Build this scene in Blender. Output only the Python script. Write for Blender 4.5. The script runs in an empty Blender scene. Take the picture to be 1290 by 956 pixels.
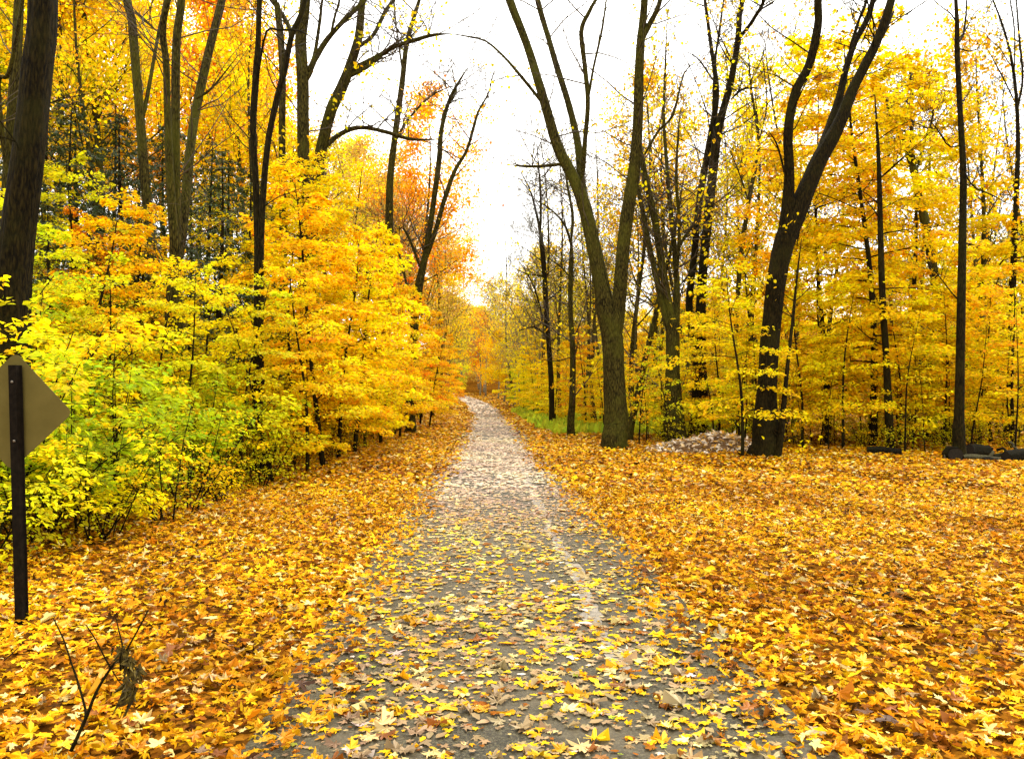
import bpy, math
import numpy as np
from math import radians, sin, cos, pi

sc = bpy.context.scene
COL = sc.collection

# ------------------------------------------------------------------ camera
F = 980.0                      # focal length in pixels of a 1290 wide frame
CAM_Z = 1.55
PITCH = math.atan(20.0 / F)    # horizon 20 px under the middle
cam_d = bpy.data.cameras.new('camera')
cam_d.sensor_width = 36.0
cam_d.lens = F / 1290.0 * 36.0
cam_d.clip_start = 0.05
cam_d.clip_end = 3000.0
cam = bpy.data.objects.new('camera', cam_d)
cam.location = (0, 0, CAM_Z)
cam.rotation_euler = (pi / 2 + PITCH, 0, 0)
COL.objects.link(cam)
sc.camera = cam

# ------------------------------------------------------------------ sky, sun, exposure
SUN_EL, SUN_AZ = radians(56), radians(28)      # high and ahead, through cloud
world = bpy.data.worlds.new('World')
sc.world = world
world.use_nodes = True
nt = world.node_tree
nt.nodes.clear()
w_out = nt.nodes.new('ShaderNodeOutputWorld')
w_bg = nt.nodes.new('ShaderNodeBackground')
w_sky = nt.nodes.new('ShaderNodeTexSky')
w_sky.sky_type = 'NISHITA'
w_sky.sun_disc = False
w_sky.sun_elevation = SUN_EL
w_sky.sun_rotation = SUN_AZ
w_sky.air_density = 1.0
w_sky.dust_density = 3.0
w_tc = nt.nodes.new('ShaderNodeTexCoord')
w_noise = nt.nodes.new('ShaderNodeTexNoise')
w_noise.inputs['Scale'].default_value = 2.6
w_noise.inputs['Detail'].default_value = 5.0
w_map = nt.nodes.new('ShaderNodeMapping')
w_map.inputs['Scale'].default_value = (1, 1, 2.2)
w_ramp = nt.nodes.new('ShaderNodeValToRGB')      # how thick the cloud deck is
w_ramp.color_ramp.elements[0].position = 0.32
w_ramp.color_ramp.elements[0].color = (0.72, 0.72, 0.72, 1)
w_ramp.color_ramp.elements[1].position = 0.62
w_ramp.color_ramp.elements[1].color = (0.97, 0.97, 0.97, 1)
w_mix = nt.nodes.new('ShaderNodeMix')
w_mix.data_type = 'RGBA'
w_mix.inputs['B'].default_value = (8.6, 8.3, 7.7, 1)   # white cloud
nt.links.new(w_tc.outputs['Generated'], w_map.inputs['Vector'])
nt.links.new(w_map.outputs['Vector'], w_noise.inputs['Vector'])
nt.links.new(w_noise.outputs['Fac'], w_ramp.inputs['Fac'])
nt.links.new(w_ramp.outputs['Color'], w_mix.inputs['Factor'])
nt.links.new(w_sky.outputs['Color'], w_mix.inputs['A'])
nt.links.new(w_mix.outputs['Result'], w_bg.inputs['Color'])
w_bg.inputs['Strength'].default_value = 0.15
nt.links.new(w_bg.outputs['Background'], w_out.inputs['Surface'])

sun_d = bpy.data.lights.new('sun', 'SUN')
sun_d.energy = 1.5
sun_d.angle = radians(25)
sun_d.color = (1.0, 0.95, 0.86)
sun = bpy.data.objects.new('sun', sun_d)
# the sky's sun_rotation runs clockwise from +Y
sdir = np.array([sin(SUN_AZ) * cos(SUN_EL), cos(SUN_AZ) * cos(SUN_EL), sin(SUN_EL)])
from mathutils import Vector
sun.rotation_euler = Vector(sdir).to_track_quat('Z', 'Y').to_euler()
COL.objects.link(sun)

vs = sc.view_settings
vs.view_transform = 'Standard'
vs.look = 'None'
vs.gamma = 1.0
vs.exposure = 1.5
vs.use_curve_mapping = False
sc.cycles.max_bounces = 7
sc.cycles.diffuse_bounces = 5
sc.cycles.glossy_bounces = 2
sc.cycles.transmission_bounces = 5
sc.cycles.transparent_max_bounces = 4
sc.cycles.caustics_reflective = False
sc.cycles.caustics_refractive = False
sc.cycles.sample_clamp_indirect = 6.0
sc.cycles.use_denoising = True
try:
    sc.cycles.denoiser = 'OPENIMAGEDENOISE'
    sc.cycles.denoising_input_passes = 'RGB_ALBEDO_NORMAL'
    sc.cycles.denoising_prefilter = 'ACCURATE'
except Exception:
    pass

RNG = np.random.default_rng(20241)


def P(px, py, d):
    """the point of the place seen at pixel (px, py) of the photograph, d metres ahead"""
    a = (px - 645.0) / F
    b = (478.0 - py) / F
    dy = cos(PITCH) - b * sin(PITCH)
    dz = sin(PITCH) + b * cos(PITCH)
    t = d / dy
    return np.array([a * t, d, CAM_Z + dz * t])


def px_of(x, y):
    return 645.0 + F * x / max(y, 0.1)


# ------------------------------------------------------------------ lie of the land
_py = np.array([-20, 0, 3.4, 12.4, 32, 60, 89, 120, 150, 180, 240], float)
_pxs = np.array([0.5, 0.22, 0.13, -0.28, -0.75, -1.95, -3.9, -8, -15, -26, -52], float)


def xc(y):
    y = np.asarray(y, float)
    o = np.zeros_like(y)
    for k in (-6, -3, 0, 3, 6):
        o = o + np.interp(y + k, _py, _pxs)
    return o / 5


def sstep(a, b, x):
    t = np.clip((x - a) / (b - a), 0, 1)
    return t * t * (3 - 2 * t)


def wob(x, y):
    return (np.sin(x * 1.3 + y * 0.7) + np.sin(x * 0.5 - y * 1.1 + 1.7) + 0.6 * np.sin(x * 2.3 + y * 1.9 + 0.4)
            + 0.5 * np.sin(x * 0.23 + y * 0.31)) / 3.0


MOUND = P(905, 578, 20.6)


def rise(y):
    y = np.asarray(y, float)
    a = np.clip(y - 35, 0, 55)
    return 0.00022 * a * a + 0.0242 * np.maximum(0, y - 90)


def gz(x, y):
    x = np.asarray(x, float)
    y = np.asarray(y, float)
    u = x - xc(y)
    s = np.maximum(0, -u - 3.9)
    hill = 0.36 * s * sstep(0, 4.0, s)
    hill = 15 * np.tanh(hill / 15)
    r = np.maximum(0, u - 26)
    hill = hill + 0.08 * r * sstep(0, 12, r) + 14 * sstep(120, 320, y)
    bump = 0.09 * wob(x, y) * sstep(1.9, 5.0, np.abs(u)) + 0.35 * wob(x * 0.2, y * 0.2) * sstep(6, 16, np.abs(u)) * sstep(18, 30, np.abs(y) + np.abs(u) * 0.5)
    return hill + bump + rise(y)


# ------------------------------------------------------------------ mesh helpers
class MB:
    """collects tubes, leaves and plain pieces for ONE mesh"""

    def __init__(self):
        self.V, self.Q, self.T, self.C, self.n = [], [], [], [], 0

    def add(self, V, Q=None, T=None, C=None):
        V = np.asarray(V, float).reshape(-1, 3)
        if Q is not None and len(Q):
            self.Q.append(np.asarray(Q, int) + self.n)
        if T is not None and len(T):
            self.T.append(np.asarray(T, int) + self.n)
        self.V.append(V)
        if C is None:
            C = np.ones((len(V), 4))
        self.C.append(np.asarray(C, float))
        self.n += len(V)

    def tube(self, pts, rad, sides=6, rough=0.0, rng=RNG, cap=True):
        pts = np.asarray(pts, float)
        rad = np.asarray(rad, float)
        n = len(pts)
        if n < 2:
            return
        tan = np.gradient(pts, axis=0)
        tan /= np.linalg.norm(tan, axis=1)[:, None] + 1e-9
        ax = np.array([1.0, 0.13, 0.07]) if abs((pts[-1] - pts[0])[0]) < 0.8 * np.linalg.norm(pts[-1] - pts[0]) else np.array([0.1, 1.0, 0.2])
        a = np.cross(tan, ax)
        a /= np.linalg.norm(a, axis=1)[:, None] + 1e-9
        b = np.cross(tan, a)
        ph = np.arange(sides) * 2 * pi / sides
        rr = np.repeat(rad[:, None], sides, 1)
        if rough > 0:
            prof = 1 + rough * (np.sin(ph * 3 + rng.uniform(0, 6)) * 0.6 + np.sin(ph * 5 + rng.uniform(0, 6)) * 0.5)
            m_ = max(3, n // 5)
            key = rng.standard_normal((m_, sides))
            rows_ = np.stack([np.interp(np.linspace(0, m_ - 1, n), np.arange(m_), key[:, q]) for q in range(sides)], 1)
            rr = rr * prof[None, :] * (1 + rough * 0.75 * rows_ + rough * 0.25 * rng.standard_normal((n, sides)))
        V = pts[:, None, :] + rr[:, :, None] * (np.cos(ph)[None, :, None] * a[:, None, :] + np.sin(ph)[None, :, None] * b[:, None, :])
        i = np.arange(n - 1)[:, None] * sides
        j = np.arange(sides)[None, :]
        k = (j + 1) % sides
        Q = np.stack([i + j, i + k, i + sides + k, i + sides + j], -1).reshape(-1, 4)
        V = V.reshape(-1, 3)
        T = []
        if cap:
            V = np.vstack([V, pts[0], pts[-1]])
            m = n * sides
            T += [(m, (q + 1) % sides, q) for q in range(sides)]
            T += [(m + 1, (n - 1) * sides + q, (n - 1) * sides + (q + 1) % sides) for q in range(sides)]
        self.add(V, Q, T)

    def leaves(self, pos, tip, nor, size, col, shape):
        """shape: (outline points (k,3) in leaf space, triangles)"""
        pos = np.asarray(pos, float)
        N = len(pos)
        if N == 0:
            return
        tip = tip / (np.linalg.norm(tip, axis=1)[:, None] + 1e-9)
        side = np.cross(nor, tip)
        side /= np.linalg.norm(side, axis=1)[:, None] + 1e-9
        nor = np.cross(tip, side)
        S, T = shape
        k = len(S)
        V = (pos[:, None, :] + size[:, None, None] * (S[None, :, 0, None] * tip[:, None, :] + S[None, :, 1, None] * side[:, None, :]
                                                     + S[None, :, 2, None] * nor[:, None, :]))
        TT = (np.asarray(T)[None] + (np.arange(N) * k)[:, None, None]).reshape(-1, 3)
        C = np.repeat(col, k, axis=0)
        self.add(V.reshape(-1, 3), None, TT, C)

    def mesh(self, name, mat, smooth=False):
        me = bpy.data.meshes.new(name)
        V = np.concatenate(self.V) if self.V else np.zeros((0, 3))
        C = np.concatenate(self.C) if self.C else np.zeros((0, 4))
        Q = np.concatenate(self.Q) if self.Q else np.zeros((0, 4), int)
        T = np.concatenate(self.T) if self.T else np.zeros((0, 3), int)
        me.vertices.add(len(V))
        me.vertices.foreach_set('co', V.astype(np.float32).ravel())
        loops = np.concatenate([Q.ravel(), T.ravel()]).astype(np.int32)
        me.loops.add(len(loops))
        me.loops.foreach_set('vertex_index', loops)
        st = np.concatenate([np.arange(len(Q)) * 4, len(Q) * 4 + np.arange(len(T)) * 3]).astype(np.int32)
        me.polygons.add(len(st))
        me.polygons.foreach_set('loop_start', st)
        me.polygons.foreach_set('use_smooth', np.full(len(st), bool(smooth)))
        at = me.color_attributes.new('tone', 'FLOAT_COLOR', 'POINT')
        at.data.foreach_set('color', C.astype(np.float32).ravel())
        me.update(calc_edges=True)
        me.validate()
        if mat is not None:
            me.materials.append(mat)
        return me


def link(name, data, parent=None, loc=None):
    o = bpy.data.objects.new(name, data)
    COL.objects.link(o)
    if parent is not None:
        o.parent = parent
    if loc is not None:
        o.location = loc
    return o


def tag(o, label, cat, group=None):
    o['label'] = label
    o['category'] = cat
    if group:
        o['group'] = group
    return o


def rnd_unit_up(rng, n, spread):
    """unit vectors scattered about straight up"""
    v = rng.standard_normal((n, 3)) * spread
    v[:, 2] = 1.0
    return v / np.linalg.norm(v, axis=1)[:, None]


# ------------------------------------------------------------------ materials
def new_mat(name):
    m = bpy.data.materials.new(name)
    m.use_nodes = True
    n = m.node_tree
    n.nodes.clear()
    o = n.nodes.new('ShaderNodeOutputMaterial')
    return m, n, o


def N(n, kind, **kw):
    x = n.nodes.new(kind)
    for k, v in kw.items():
        if hasattr(x, k) and k not in x.inputs:
            setattr(x, k, v)
        else:
            x.inputs[k].default_value = v
    return x


def foliage_mat(name, from_object=True, trans=0.45, rough=0.5, spec=0.3, jitter=0.035, patch=0.0):
    m, n, o = new_mat(name)
    at = N(n, 'ShaderNodeAttribute')
    at.attribute_name = 'tone'
    if from_object:
        oi = N(n, 'ShaderNodeObjectInfo')
        sep = N(n, 'ShaderNodeSeparateColor')
        n.links.new(at.outputs['Color'], sep.inputs['Color'])
        # hue: leaf by leaf, plus drifting patches inside the crown
        tex = N(n, 'ShaderNodeTexNoise', Scale=0.55, Detail=2.0)
        geo = N(n, 'ShaderNodeNewGeometry')
        n.links.new(geo.outputs['Position'], tex.inputs['Vector'])
        h1 = N(n, 'ShaderNodeMapRange')
        h1.inputs['To Min'].default_value = 0.5 - jitter
        h1.inputs['To Max'].default_value = 0.5 + jitter
        n.links.new(sep.outputs['Green'], h1.inputs['Value'])
        h2 = N(n, 'ShaderNodeMapRange')
        h2.inputs['From Min'].default_value = 0.3
        h2.inputs['From Max'].default_value = 0.7
        h2.inputs['To Min'].default_value = -patch
        h2.inputs['To Max'].default_value = patch
        n.links.new(tex.outputs['Fac'], h2.inputs['Value'])
        hs = N(n, 'ShaderNodeMath', operation='ADD')
        n.links.new(h1.outputs['Result'], hs.inputs[0])
        n.links.new(h2.outputs['Result'], hs.inputs[1])
        v1 = N(n, 'ShaderNodeMapRange')
        v1.inputs['To Min'].default_value = 0.52
        v1.inputs['To Max'].default_value = 1.25
        n.links.new(sep.outputs['Red'], v1.inputs['Value'])
        hsv = N(n, 'ShaderNodeHueSaturation')
        n.links.new(oi.outputs['Color'], hsv.inputs['Color'])
        n.links.new(hs.outputs['Value'], hsv.inputs['Hue'])
        n.links.new(v1.outputs['Result'], hsv.inputs['Value'])
        col = hsv.outputs['Color']
    else:
        col = at.outputs['Color']
    pb = N(n, 'ShaderNodeBsdfPrincipled', Roughness=rough)
    pb.inputs['Specular IOR Level'].default_value = spec
    n.links.new(col, pb.inputs['Base Color'])
    tr = N(n, 'ShaderNodeBsdfTranslucent')
    n.links.new(col, tr.inputs['Color'])
    mx = N(n, 'ShaderNodeMixShader', Fac=trans)
    n.links.new(pb.outputs['BSDF'], mx.inputs[1])
    n.links.new(tr.outputs['BSDF'], mx.inputs[2])
    n.links.new(mx.outputs['Shader'], o.inputs['Surface'])
    return m


def bark_mat(name, dark, light, moss, scale=7.0, bump=1.0, dist=0.035):
    m, n, o = new_mat(name)
    geo = N(n, 'ShaderNodeNewGeometry')
    mp = N(n, 'ShaderNodeMapping')
    mp.inputs['Scale'].default_value = (1, 1, 0.22)
    n.links.new(geo.outputs['Position'], mp.inputs['Vector'])
    nz = N(n, 'ShaderNodeTexNoise', Scale=scale * 5.0, Detail=8.0, Roughness=0.72)
    n.links.new(mp.outputs['Vector'], nz.inputs['Vector'])
    vo = N(n, 'ShaderNodeTexVoronoi', Scale=scale * 3.6)
    vo.feature = 'DISTANCE_TO_EDGE'
    n.links.new(mp.outputs['Vector'], vo.inputs['Vector'])
    ad = N(n, 'ShaderNodeMath', operation='MULTIPLY_ADD')
    n.links.new(vo.outputs['Distance'], ad.inputs[0])
    ad.inputs[1].default_value = 0.55
    n.links.new(nz.outputs['Fac'], ad.inputs[2])
    rp = N(n, 'ShaderNodeValToRGB')
    rp.color_ramp.elements[0].position = 0.46
    rp.color_ramp.elements[0].color = (*dark, 1)
    rp.color_ramp.elements[1].position = 0.76
    rp.color_ramp.elements[1].color = (*light, 1)
    n.links.new(ad.outputs['Value'], rp.inputs['Fac'])
    ms = N(n, 'ShaderNodeTexNoise', Scale=0.9, Detail=5.0, Roughness=0.7)
    n.links.new(geo.outputs['Position'], ms.inputs['Vector'])
    mr = N(n, 'ShaderNodeMapRange')
    mr.inputs['From Min'].default_value = 0.47
    mr.inputs['From Max'].default_value = 0.7
    mr.inputs['To Max'].default_value = 0.75
    n.links.new(ms.outputs['Fac'], mr.inputs['Value'])
    mx = N(n, 'ShaderNodeMix', data_type='RGBA')
    mx.inputs['B'].default_value = (*moss, 1)
    n.links.new(mr.outputs['Result'], mx.inputs['Factor'])
    n.links.new(rp.outputs['Color'], mx.inputs['A'])
    bp = N(n, 'ShaderNodeBump', Strength=bump, Distance=dist)
    n.links.new(ad.outputs['Value'], bp.inputs['Height'])
    pb = N(n, 'ShaderNodeBsdfPrincipled', Roughness=0.85)
    pb.inputs['Specular IOR Level'].default_value = 0.06
    n.links.new(mx.outputs['Result'], pb.inputs['Base Color'])
    n.links.new(bp.outputs['Normal'], pb.inputs['Normal'])
    n.links.new(pb.outputs['BSDF'], o.inputs['Surface'])
    return m


def plain_mat(name, c1, c2, scale=8.0, rough=0.7, spec=0.3, metal=0.0, bump=0.2, detail=5.0):
    m, n, o = new_mat(name)
    geo = N(n, 'ShaderNodeNewGeometry')
    nz = N(n, 'ShaderNodeTexNoise', Scale=scale, Detail=detail, Roughness=0.6)
    n.links.new(geo.outputs['Position'], nz.inputs['Vector'])
    rp = N(n, 'ShaderNodeValToRGB')
    rp.color_ramp.elements[0].position = 0.35
    rp.color_ramp.elements[0].color = (*c1, 1)
    rp.color_ramp.elements[1].position = 0.68
    rp.color_ramp.elements[1].color = (*c2, 1)
    n.links.new(nz.outputs['Fac'], rp.inputs['Fac'])
    pb = N(n, 'ShaderNodeBsdfPrincipled', Roughness=rough, Metallic=metal)
    pb.inputs['Specular IOR Level'].default_value = spec
    n.links.new(rp.outputs['Color'], pb.inputs['Base Color'])
    bp = N(n, 'ShaderNodeBump', Strength=bump, Distance=0.01)
    n.links.new(nz.outputs['Fac'], bp.inputs['Height'])
    n.links.new(bp.outputs['Normal'], pb.inputs['Normal'])
    n.links.new(pb.outputs['BSDF'], o.inputs['Surface'])
    return m


M_LEAF = foliage_mat('autumn_foliage', True, 0.6, 0.55, 0.10, 0.034, 0.022)
M_LITTER = foliage_mat('fallen_leaf_litter', False, 0.18, 0.6, 0.06)
M_FALLEN = foliage_mat('fallen_leaf_surface', True, 0.15, 0.5, 0.25, 0.01, 0.0)
M_NEEDLE = foliage_mat('evergreen_needles', True, 0.25, 0.5, 0.3, 0.02, 0.01)
M_BARK = bark_mat('grey_brown_bark', (0.006, 0.0045, 0.001), (0.082, 0.066, 0.012), (0.070, 0.070, 0.006))
M_BARK_D = bark_mat('dark_wet_bark', (0.003, 0.0022, 0.0006), (0.026, 0.018, 0.004), (0.024, 0.022, 0.003))
M_BARK_M = bark_mat('olive_bark', (0.02, 0.015, 0.004), (0.11, 0.085, 0.03), (0.10, 0.095, 0.015))
M_TWIG = plain_mat('twig_bark', (0.030, 0.022, 0.012), (0.085, 0.062, 0.035), 3.0, 0.8, 0.2, 0, 0.1)
M_TWIG_HAZE = plain_mat('hazed_twig_bark', (0.13, 0.11, 0.06), (0.22, 0.19, 0.12), 2.0, 0.8, 0.2, 0, 0.1)  # distance haze put into the colour: paler bark for far trees


def ground_mat():
    m, n, o = new_mat('forest_floor')
    geo = N(n, 'ShaderNodeNewGeometry')
    vo = N(n, 'ShaderNodeTexVoronoi', Scale=26.0, Randomness=1.0)
    n.links.new(geo.outputs['Position'], vo.inputs['Vector'])
    rp = N(n, 'ShaderNodeValToRGB')
    e = rp.color_ramp.elements
    e[0].position, e[0].color = 0.0, (0.03, 0.012, 0.002, 1)
    e[1].position, e[1].color = 1.0, (0.26, 0.105, 0.008, 1)
    for p, c in ((0.3, (0.07, 0.026, 0.003, 1)), (0.55, (0.15, 0.055, 0.005, 1)), (0.8, (0.20, 0.08, 0.006, 1))):
        x = e.new(p)
        x.color = c
    sp = N(n, 'ShaderNodeSeparateColor')
    n.links.new(vo.outputs['Color'], sp.inputs['Color'])
    n.links.new(sp.outputs['Red'], rp.inputs['Fac'])
    nz = N(n, 'ShaderNodeTexNoise', Scale=0.5, Detail=6.0)
    n.links.new(geo.outputs['Position'], nz.inputs['Vector'])
    mr = N(n, 'ShaderNodeMapRange')
    mr.inputs['From Min'].default_value = 0.45
    mr.inputs['From Max'].default_value = 0.75
    mr.inputs['To Max'].default_value = 0.6
    n.links.new(nz.outputs['Fac'], mr.inputs['Value'])
    mx = N(n, 'ShaderNodeMix', data_type='RGBA')
    mx.inputs['B'].default_value = (0.04, 0.022, 0.005, 1)
    n.links.new(mr.outputs['Result'], mx.inputs['Factor'])
    n.links.new(rp.outputs['Color'], mx.inputs['A'])
    bp = N(n, 'ShaderNodeBump', Strength=0.8, Distance=0.03)
    n.links.new(sp.outputs['Green'], bp.inputs['Height'])
    pb = N(n, 'ShaderNodeBsdfPrincipled', Roughness=0.9)
    pb.inputs['Specular IOR Level'].default_value = 0.0
    n.links.new(mx.outputs['Result'], pb.inputs['Base Color'])
    n.links.new(bp.outputs['Normal'], pb.inputs['Normal'])
    n.links.new(pb.outputs['BSDF'], o.inputs['Surface'])
    return m


def asphalt_mat():
    m, n, o = new_mat('worn_asphalt')
    geo = N(n, 'ShaderNodeNewGeometry')
    fine = N(n, 'ShaderNodeTexVoronoi', Scale=110.0)
    n.links.new(geo.outputs['Position'], fine.inputs['Vector'])
    sp = N(n, 'ShaderNodeSeparateColor')
    n.links.new(fine.outputs['Color'], sp.inputs['Color'])
    rp = N(n, 'ShaderNodeValToRGB')
    e = rp.color_ramp.elements
    e[0].position, e[0].color = 0.0, (0.012, 0.011, 0.007, 1)
    e[1].position, e[1].color = 1.0, (0.08, 0.070, 0.038, 1)
    x = e.new(0.6)
    x.color = (0.030, 0.026, 0.013, 1)
    n.links.new(sp.outputs['Red'], rp.inputs['Fac'])
    nz = N(n, 'ShaderNodeTexNoise', Scale=1.6, Detail=7.0, Roughness=0.7)
    n.links.new(geo.outputs['Position'], nz.inputs['Vector'])
    mr = N(n, 'ShaderNodeMapRange')
    mr.inputs['From Min'].default_value = 0.4
    mr.inputs['From Max'].default_value = 0.68
    mr.inputs['To Max'].default_value = 0.75
    n.links.new(nz.outputs['Fac'], mr.inputs['Value'])
    mx = N(n, 'ShaderNodeMix', data_type='RGBA')
    mx.inputs['B'].default_value = (0.095, 0.076, 0.046, 1)       # trodden leaf dust
    n.links.new(mr.outputs['Result'], mx.inputs['Factor'])
    n.links.new(rp.outputs['Color'], mx.inputs['A'])
    bp = N(n, 'ShaderNodeBump', Strength=0.45, Distance=0.005)
    n.links.new(sp.outputs['Green'], bp.inputs['Height'])
    rr = N(n, 'ShaderNodeMapRange')
    rr.inputs['To Min'].default_value = 0.30
    rr.inputs['To Max'].default_value = 0.60
    n.links.new(nz.outputs['Fac'], rr.inputs['Value'])
    pb = N(n, 'ShaderNodeBsdfPrincipled')
    pb.inputs['Specular IOR Level'].default_value = 0.10
    n.links.new(mx.outputs['Result'], pb.inputs['Base Color'])
    n.links.new(rr.outputs['Result'], pb.inputs['Roughness'])
    n.links.new(bp.outputs['Normal'], pb.inputs['Normal'])
    n.links.new(pb.outputs['BSDF'], o.inputs['Surface'])
    return m


# ------------------------------------------------------------------ ground and path
def grid_axis(parts):
    out = []
    for a, b, s in parts:
        out.append(np.arange(a, b, s))
    out.append([parts[-1][1]])
    return np.concatenate(out)


gx = grid_axis([(-900, -200, 100), (-200, -60, 14), (-60, -24, 3), (-24, 24, 0.4), (24, 60, 3), (60, 200, 14), (200, 900, 100)])
gy = grid_axis([(-300, -20, 40), (-20, -2, 3), (-2, 45, 0.45), (45, 120, 2.5), (120, 300, 12), (300, 1500, 150)])
GX, GY = np.meshgrid(gx, gy)
mb = MB()
nx, ny = len(gx), len(gy)
ii, jj = np.meshgrid(np.arange(ny - 1), np.arange(nx - 1), indexing='ij')
q = np.stack([ii * nx + jj, ii * nx + jj + 1, (ii + 1) * nx + jj + 1, (ii + 1) * nx + jj], -1).reshape(-1, 4)
mb.add(np.stack([GX, GY, gz(GX, GY)], -1).reshape(-1, 3), q)
ground = link('ground', mb.mesh('ground', ground_mat(), True))
ground['kind'] = 'structure'


def strip(name, mat, y0, y1, u0, u1, z, step=0.3, ragged=0.0, cols=5):
    ys = np.arange(y0, y1 + 1e-6, step)
    m = MB()
    us = np.linspace(0, 1, cols)
    lo = u0 + ragged * (np.sin(ys * 2.1) * 0.5 + np.sin(ys * 5.3 + 1) * 0.3 + RNG.standard_normal(len(ys)) * 0.25)
    hi = u1 + ragged * (np.sin(ys * 1.7 + 2) * 0.5 + np.sin(ys * 4.7) * 0.3 + RNG.standard_normal(len(ys)) * 0.25)
    U = lo[:, None] + (hi - lo)[:, None] * us[None, :]
    X = U + xc(ys)[:, None]
    Y = np.repeat(ys[:, None], cols, 1)
    i_, j_ = np.meshgrid(np.arange(len(ys) - 1), np.arange(cols - 1), indexing='ij')
    qq = np.stack([i_ * cols + j_, i_ * cols + j_ + 1, (i_ + 1) * cols + j_ + 1, (i_ + 1) * cols + j_], -1).reshape(-1, 4)
    m.add(np.stack([X, Y, z + rise(Y)], -1).reshape(-1, 3), qq)
    o = link(name, m.mesh(name, mat, True))
    o['kind'] = 'structure'
    return o


PATH_L, PATH_R = -1.28, 1.3
strip('path', asphalt_mat(), -6, 200, PATH_L, PATH_R, 0.008, ragged=0.04)


def line_mat():
    m, n, o = new_mat('worn_pale_line')
    geo = N(n, 'ShaderNodeNewGeometry')
    nz = N(n, 'ShaderNodeTexNoise', Scale=14.0, Detail=6.0, Roughness=0.75)
    n.links.new(geo.outputs['Position'], nz.inputs['Vector'])
    rp = N(n, 'ShaderNodeValToRGB')
    rp.color_ramp.elements[0].position, rp.color_ramp.elements[0].color = 0.36, (0.05, 0.043, 0.03, 1)
    rp.color_ramp.elements[1].position, rp.color_ramp.elements[1].color = 0.66, (0.22, 0.18, 0.125, 1)
    n.links.new(nz.outputs['Fac'], rp.inputs['Fac'])
    pb = N(n, 'ShaderNodeBsdfPrincipled', Roughness=0.55)
    n.links.new(rp.outputs['Color'], pb.inputs['Base Color'])
    n.links.new(pb.outputs['BSDF'], o.inputs['Surface'])
    return m


strip('path_line', line_mat(), 4.4, 26, 0.52, 0.62, 0.012, step=0.12, ragged=0.05, cols=3)

# ------------------------------------------------------------------ leaf shapes
def diamond(fold=0.10, w=0.36):
    S = np.array([[0, 0, 0], [0.42, w, fold], [1, 0, -0.05], [0.42, -w, fold]])
    return S, [(0, 2, 1), (0, 3, 2)]


def oval(fold=0.12, w=0.30):
    S = np.array([[0, 0, 0], [0.28, w, fold], [0.68, w * 0.82, fold * 0.8], [1.05, 0, -0.06], [0.68, -w * 0.82, fold * 0.8], [0.28, -w, fold]])
    return S, [(0, 2, 1), (0, 3, 2), (0, 4, 3), (0, 5, 4)]


def maple(curl=0.1, seed=0, detail=True):
    """five-lobed leaf fanned from its middle, lobes curling up or down"""
    r = np.random.default_rng(seed)
    if detail:
        half = [(180, .10), (158, .33), (140, .40), (126, .64), (112, .43), (98, .41), (82, .60), (70, .76), (62, .88), (52, .58), (38, .36), (26, .62), (17, .78), (10, .80)]
    else:
        half = [(180, .12), (140, .42), (125, .62), (98, .40), (64, .85), (38, .36), (16, .78)]
    pts = [(a, q) for a, q in half] + [(0, 1.0)] + [(-a, q) for a, q in half[::-1] if a != 180]
    S = [[0, 0, 0.02]]
    for a, q in pts:
        qq = q * (1 + 0.15 * r.standard_normal())
        x, y = qq * cos(radians(a)) * 0.62, qq * sin(radians(a)) * 0.62
        S.append([x, y, curl * (qq ** 2) * (0.7 + 0.9 * r.standard_normal())])
    k = len(pts)
    return np.array(S), [(0, 1 + i, 1 + (i + 1) % k) for i in range(k)]


def beech(curl=0.1, seed=0):
    r = np.random.default_rng(seed)
    half = [(0.0, 0.0), (.10, .11), (.26, .21), (.44, .24), (.62, .20), (.78, .12)]
    L = [(x, w * (1 + .12 * r.standard_normal()) if w else 0) for x, w in half]
    pts = [(x, w) for x, w in L] + [(.92, 0)] + [(x, -w * (1 + .1 * r.standard_normal())) for x, w in L[:0:-1]]
    S = [[.4, 0, -.02]] + [[x, y, curl * abs(y) * 3 + .12 * curl * (x - .4) ** 2 * 6] for x, y in pts]
    k = len(pts)
    return np.array(S) - np.array([.4, 0, 0]), [(0, 1 + (i + 1) % k, 1 + i) for i in range(k)]


# ------------------------------------------------------------------ fallen leaves
PAL = {
    'gold': (0.72, 0.36, 0.004), 'yellow': (0.80, 0.50, 0.006), 'straw': (0.80, 0.62, 0.22), 'orange': (0.66, 0.25, 0.004),
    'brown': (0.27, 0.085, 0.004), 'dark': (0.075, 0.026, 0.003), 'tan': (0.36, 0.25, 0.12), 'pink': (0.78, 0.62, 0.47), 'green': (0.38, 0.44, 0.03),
}
OFF = [('gold', .31), ('yellow', .17), ('straw', .095), ('orange', .22), ('brown', .15), ('dark', .05), ('tan', .01)]
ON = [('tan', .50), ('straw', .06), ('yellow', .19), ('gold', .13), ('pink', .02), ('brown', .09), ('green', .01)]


def pick_colours(rng, table, n):
    names = [t[0] for t in table]
    p = np.array([t[1] for t in table])
    k = rng.choice(len(names), n, p=p / p.sum())
    base = np.array([PAL[x] for x in names])[k]
    c = base * rng.uniform(0.66, 1.05, (n, 1)) * rng.uniform(0.92, 1.08, (n, 3))
    return np.hstack([np.clip(c, 0, 0.92), np.ones((n, 1))]), [names[q] for q in k]


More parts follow.
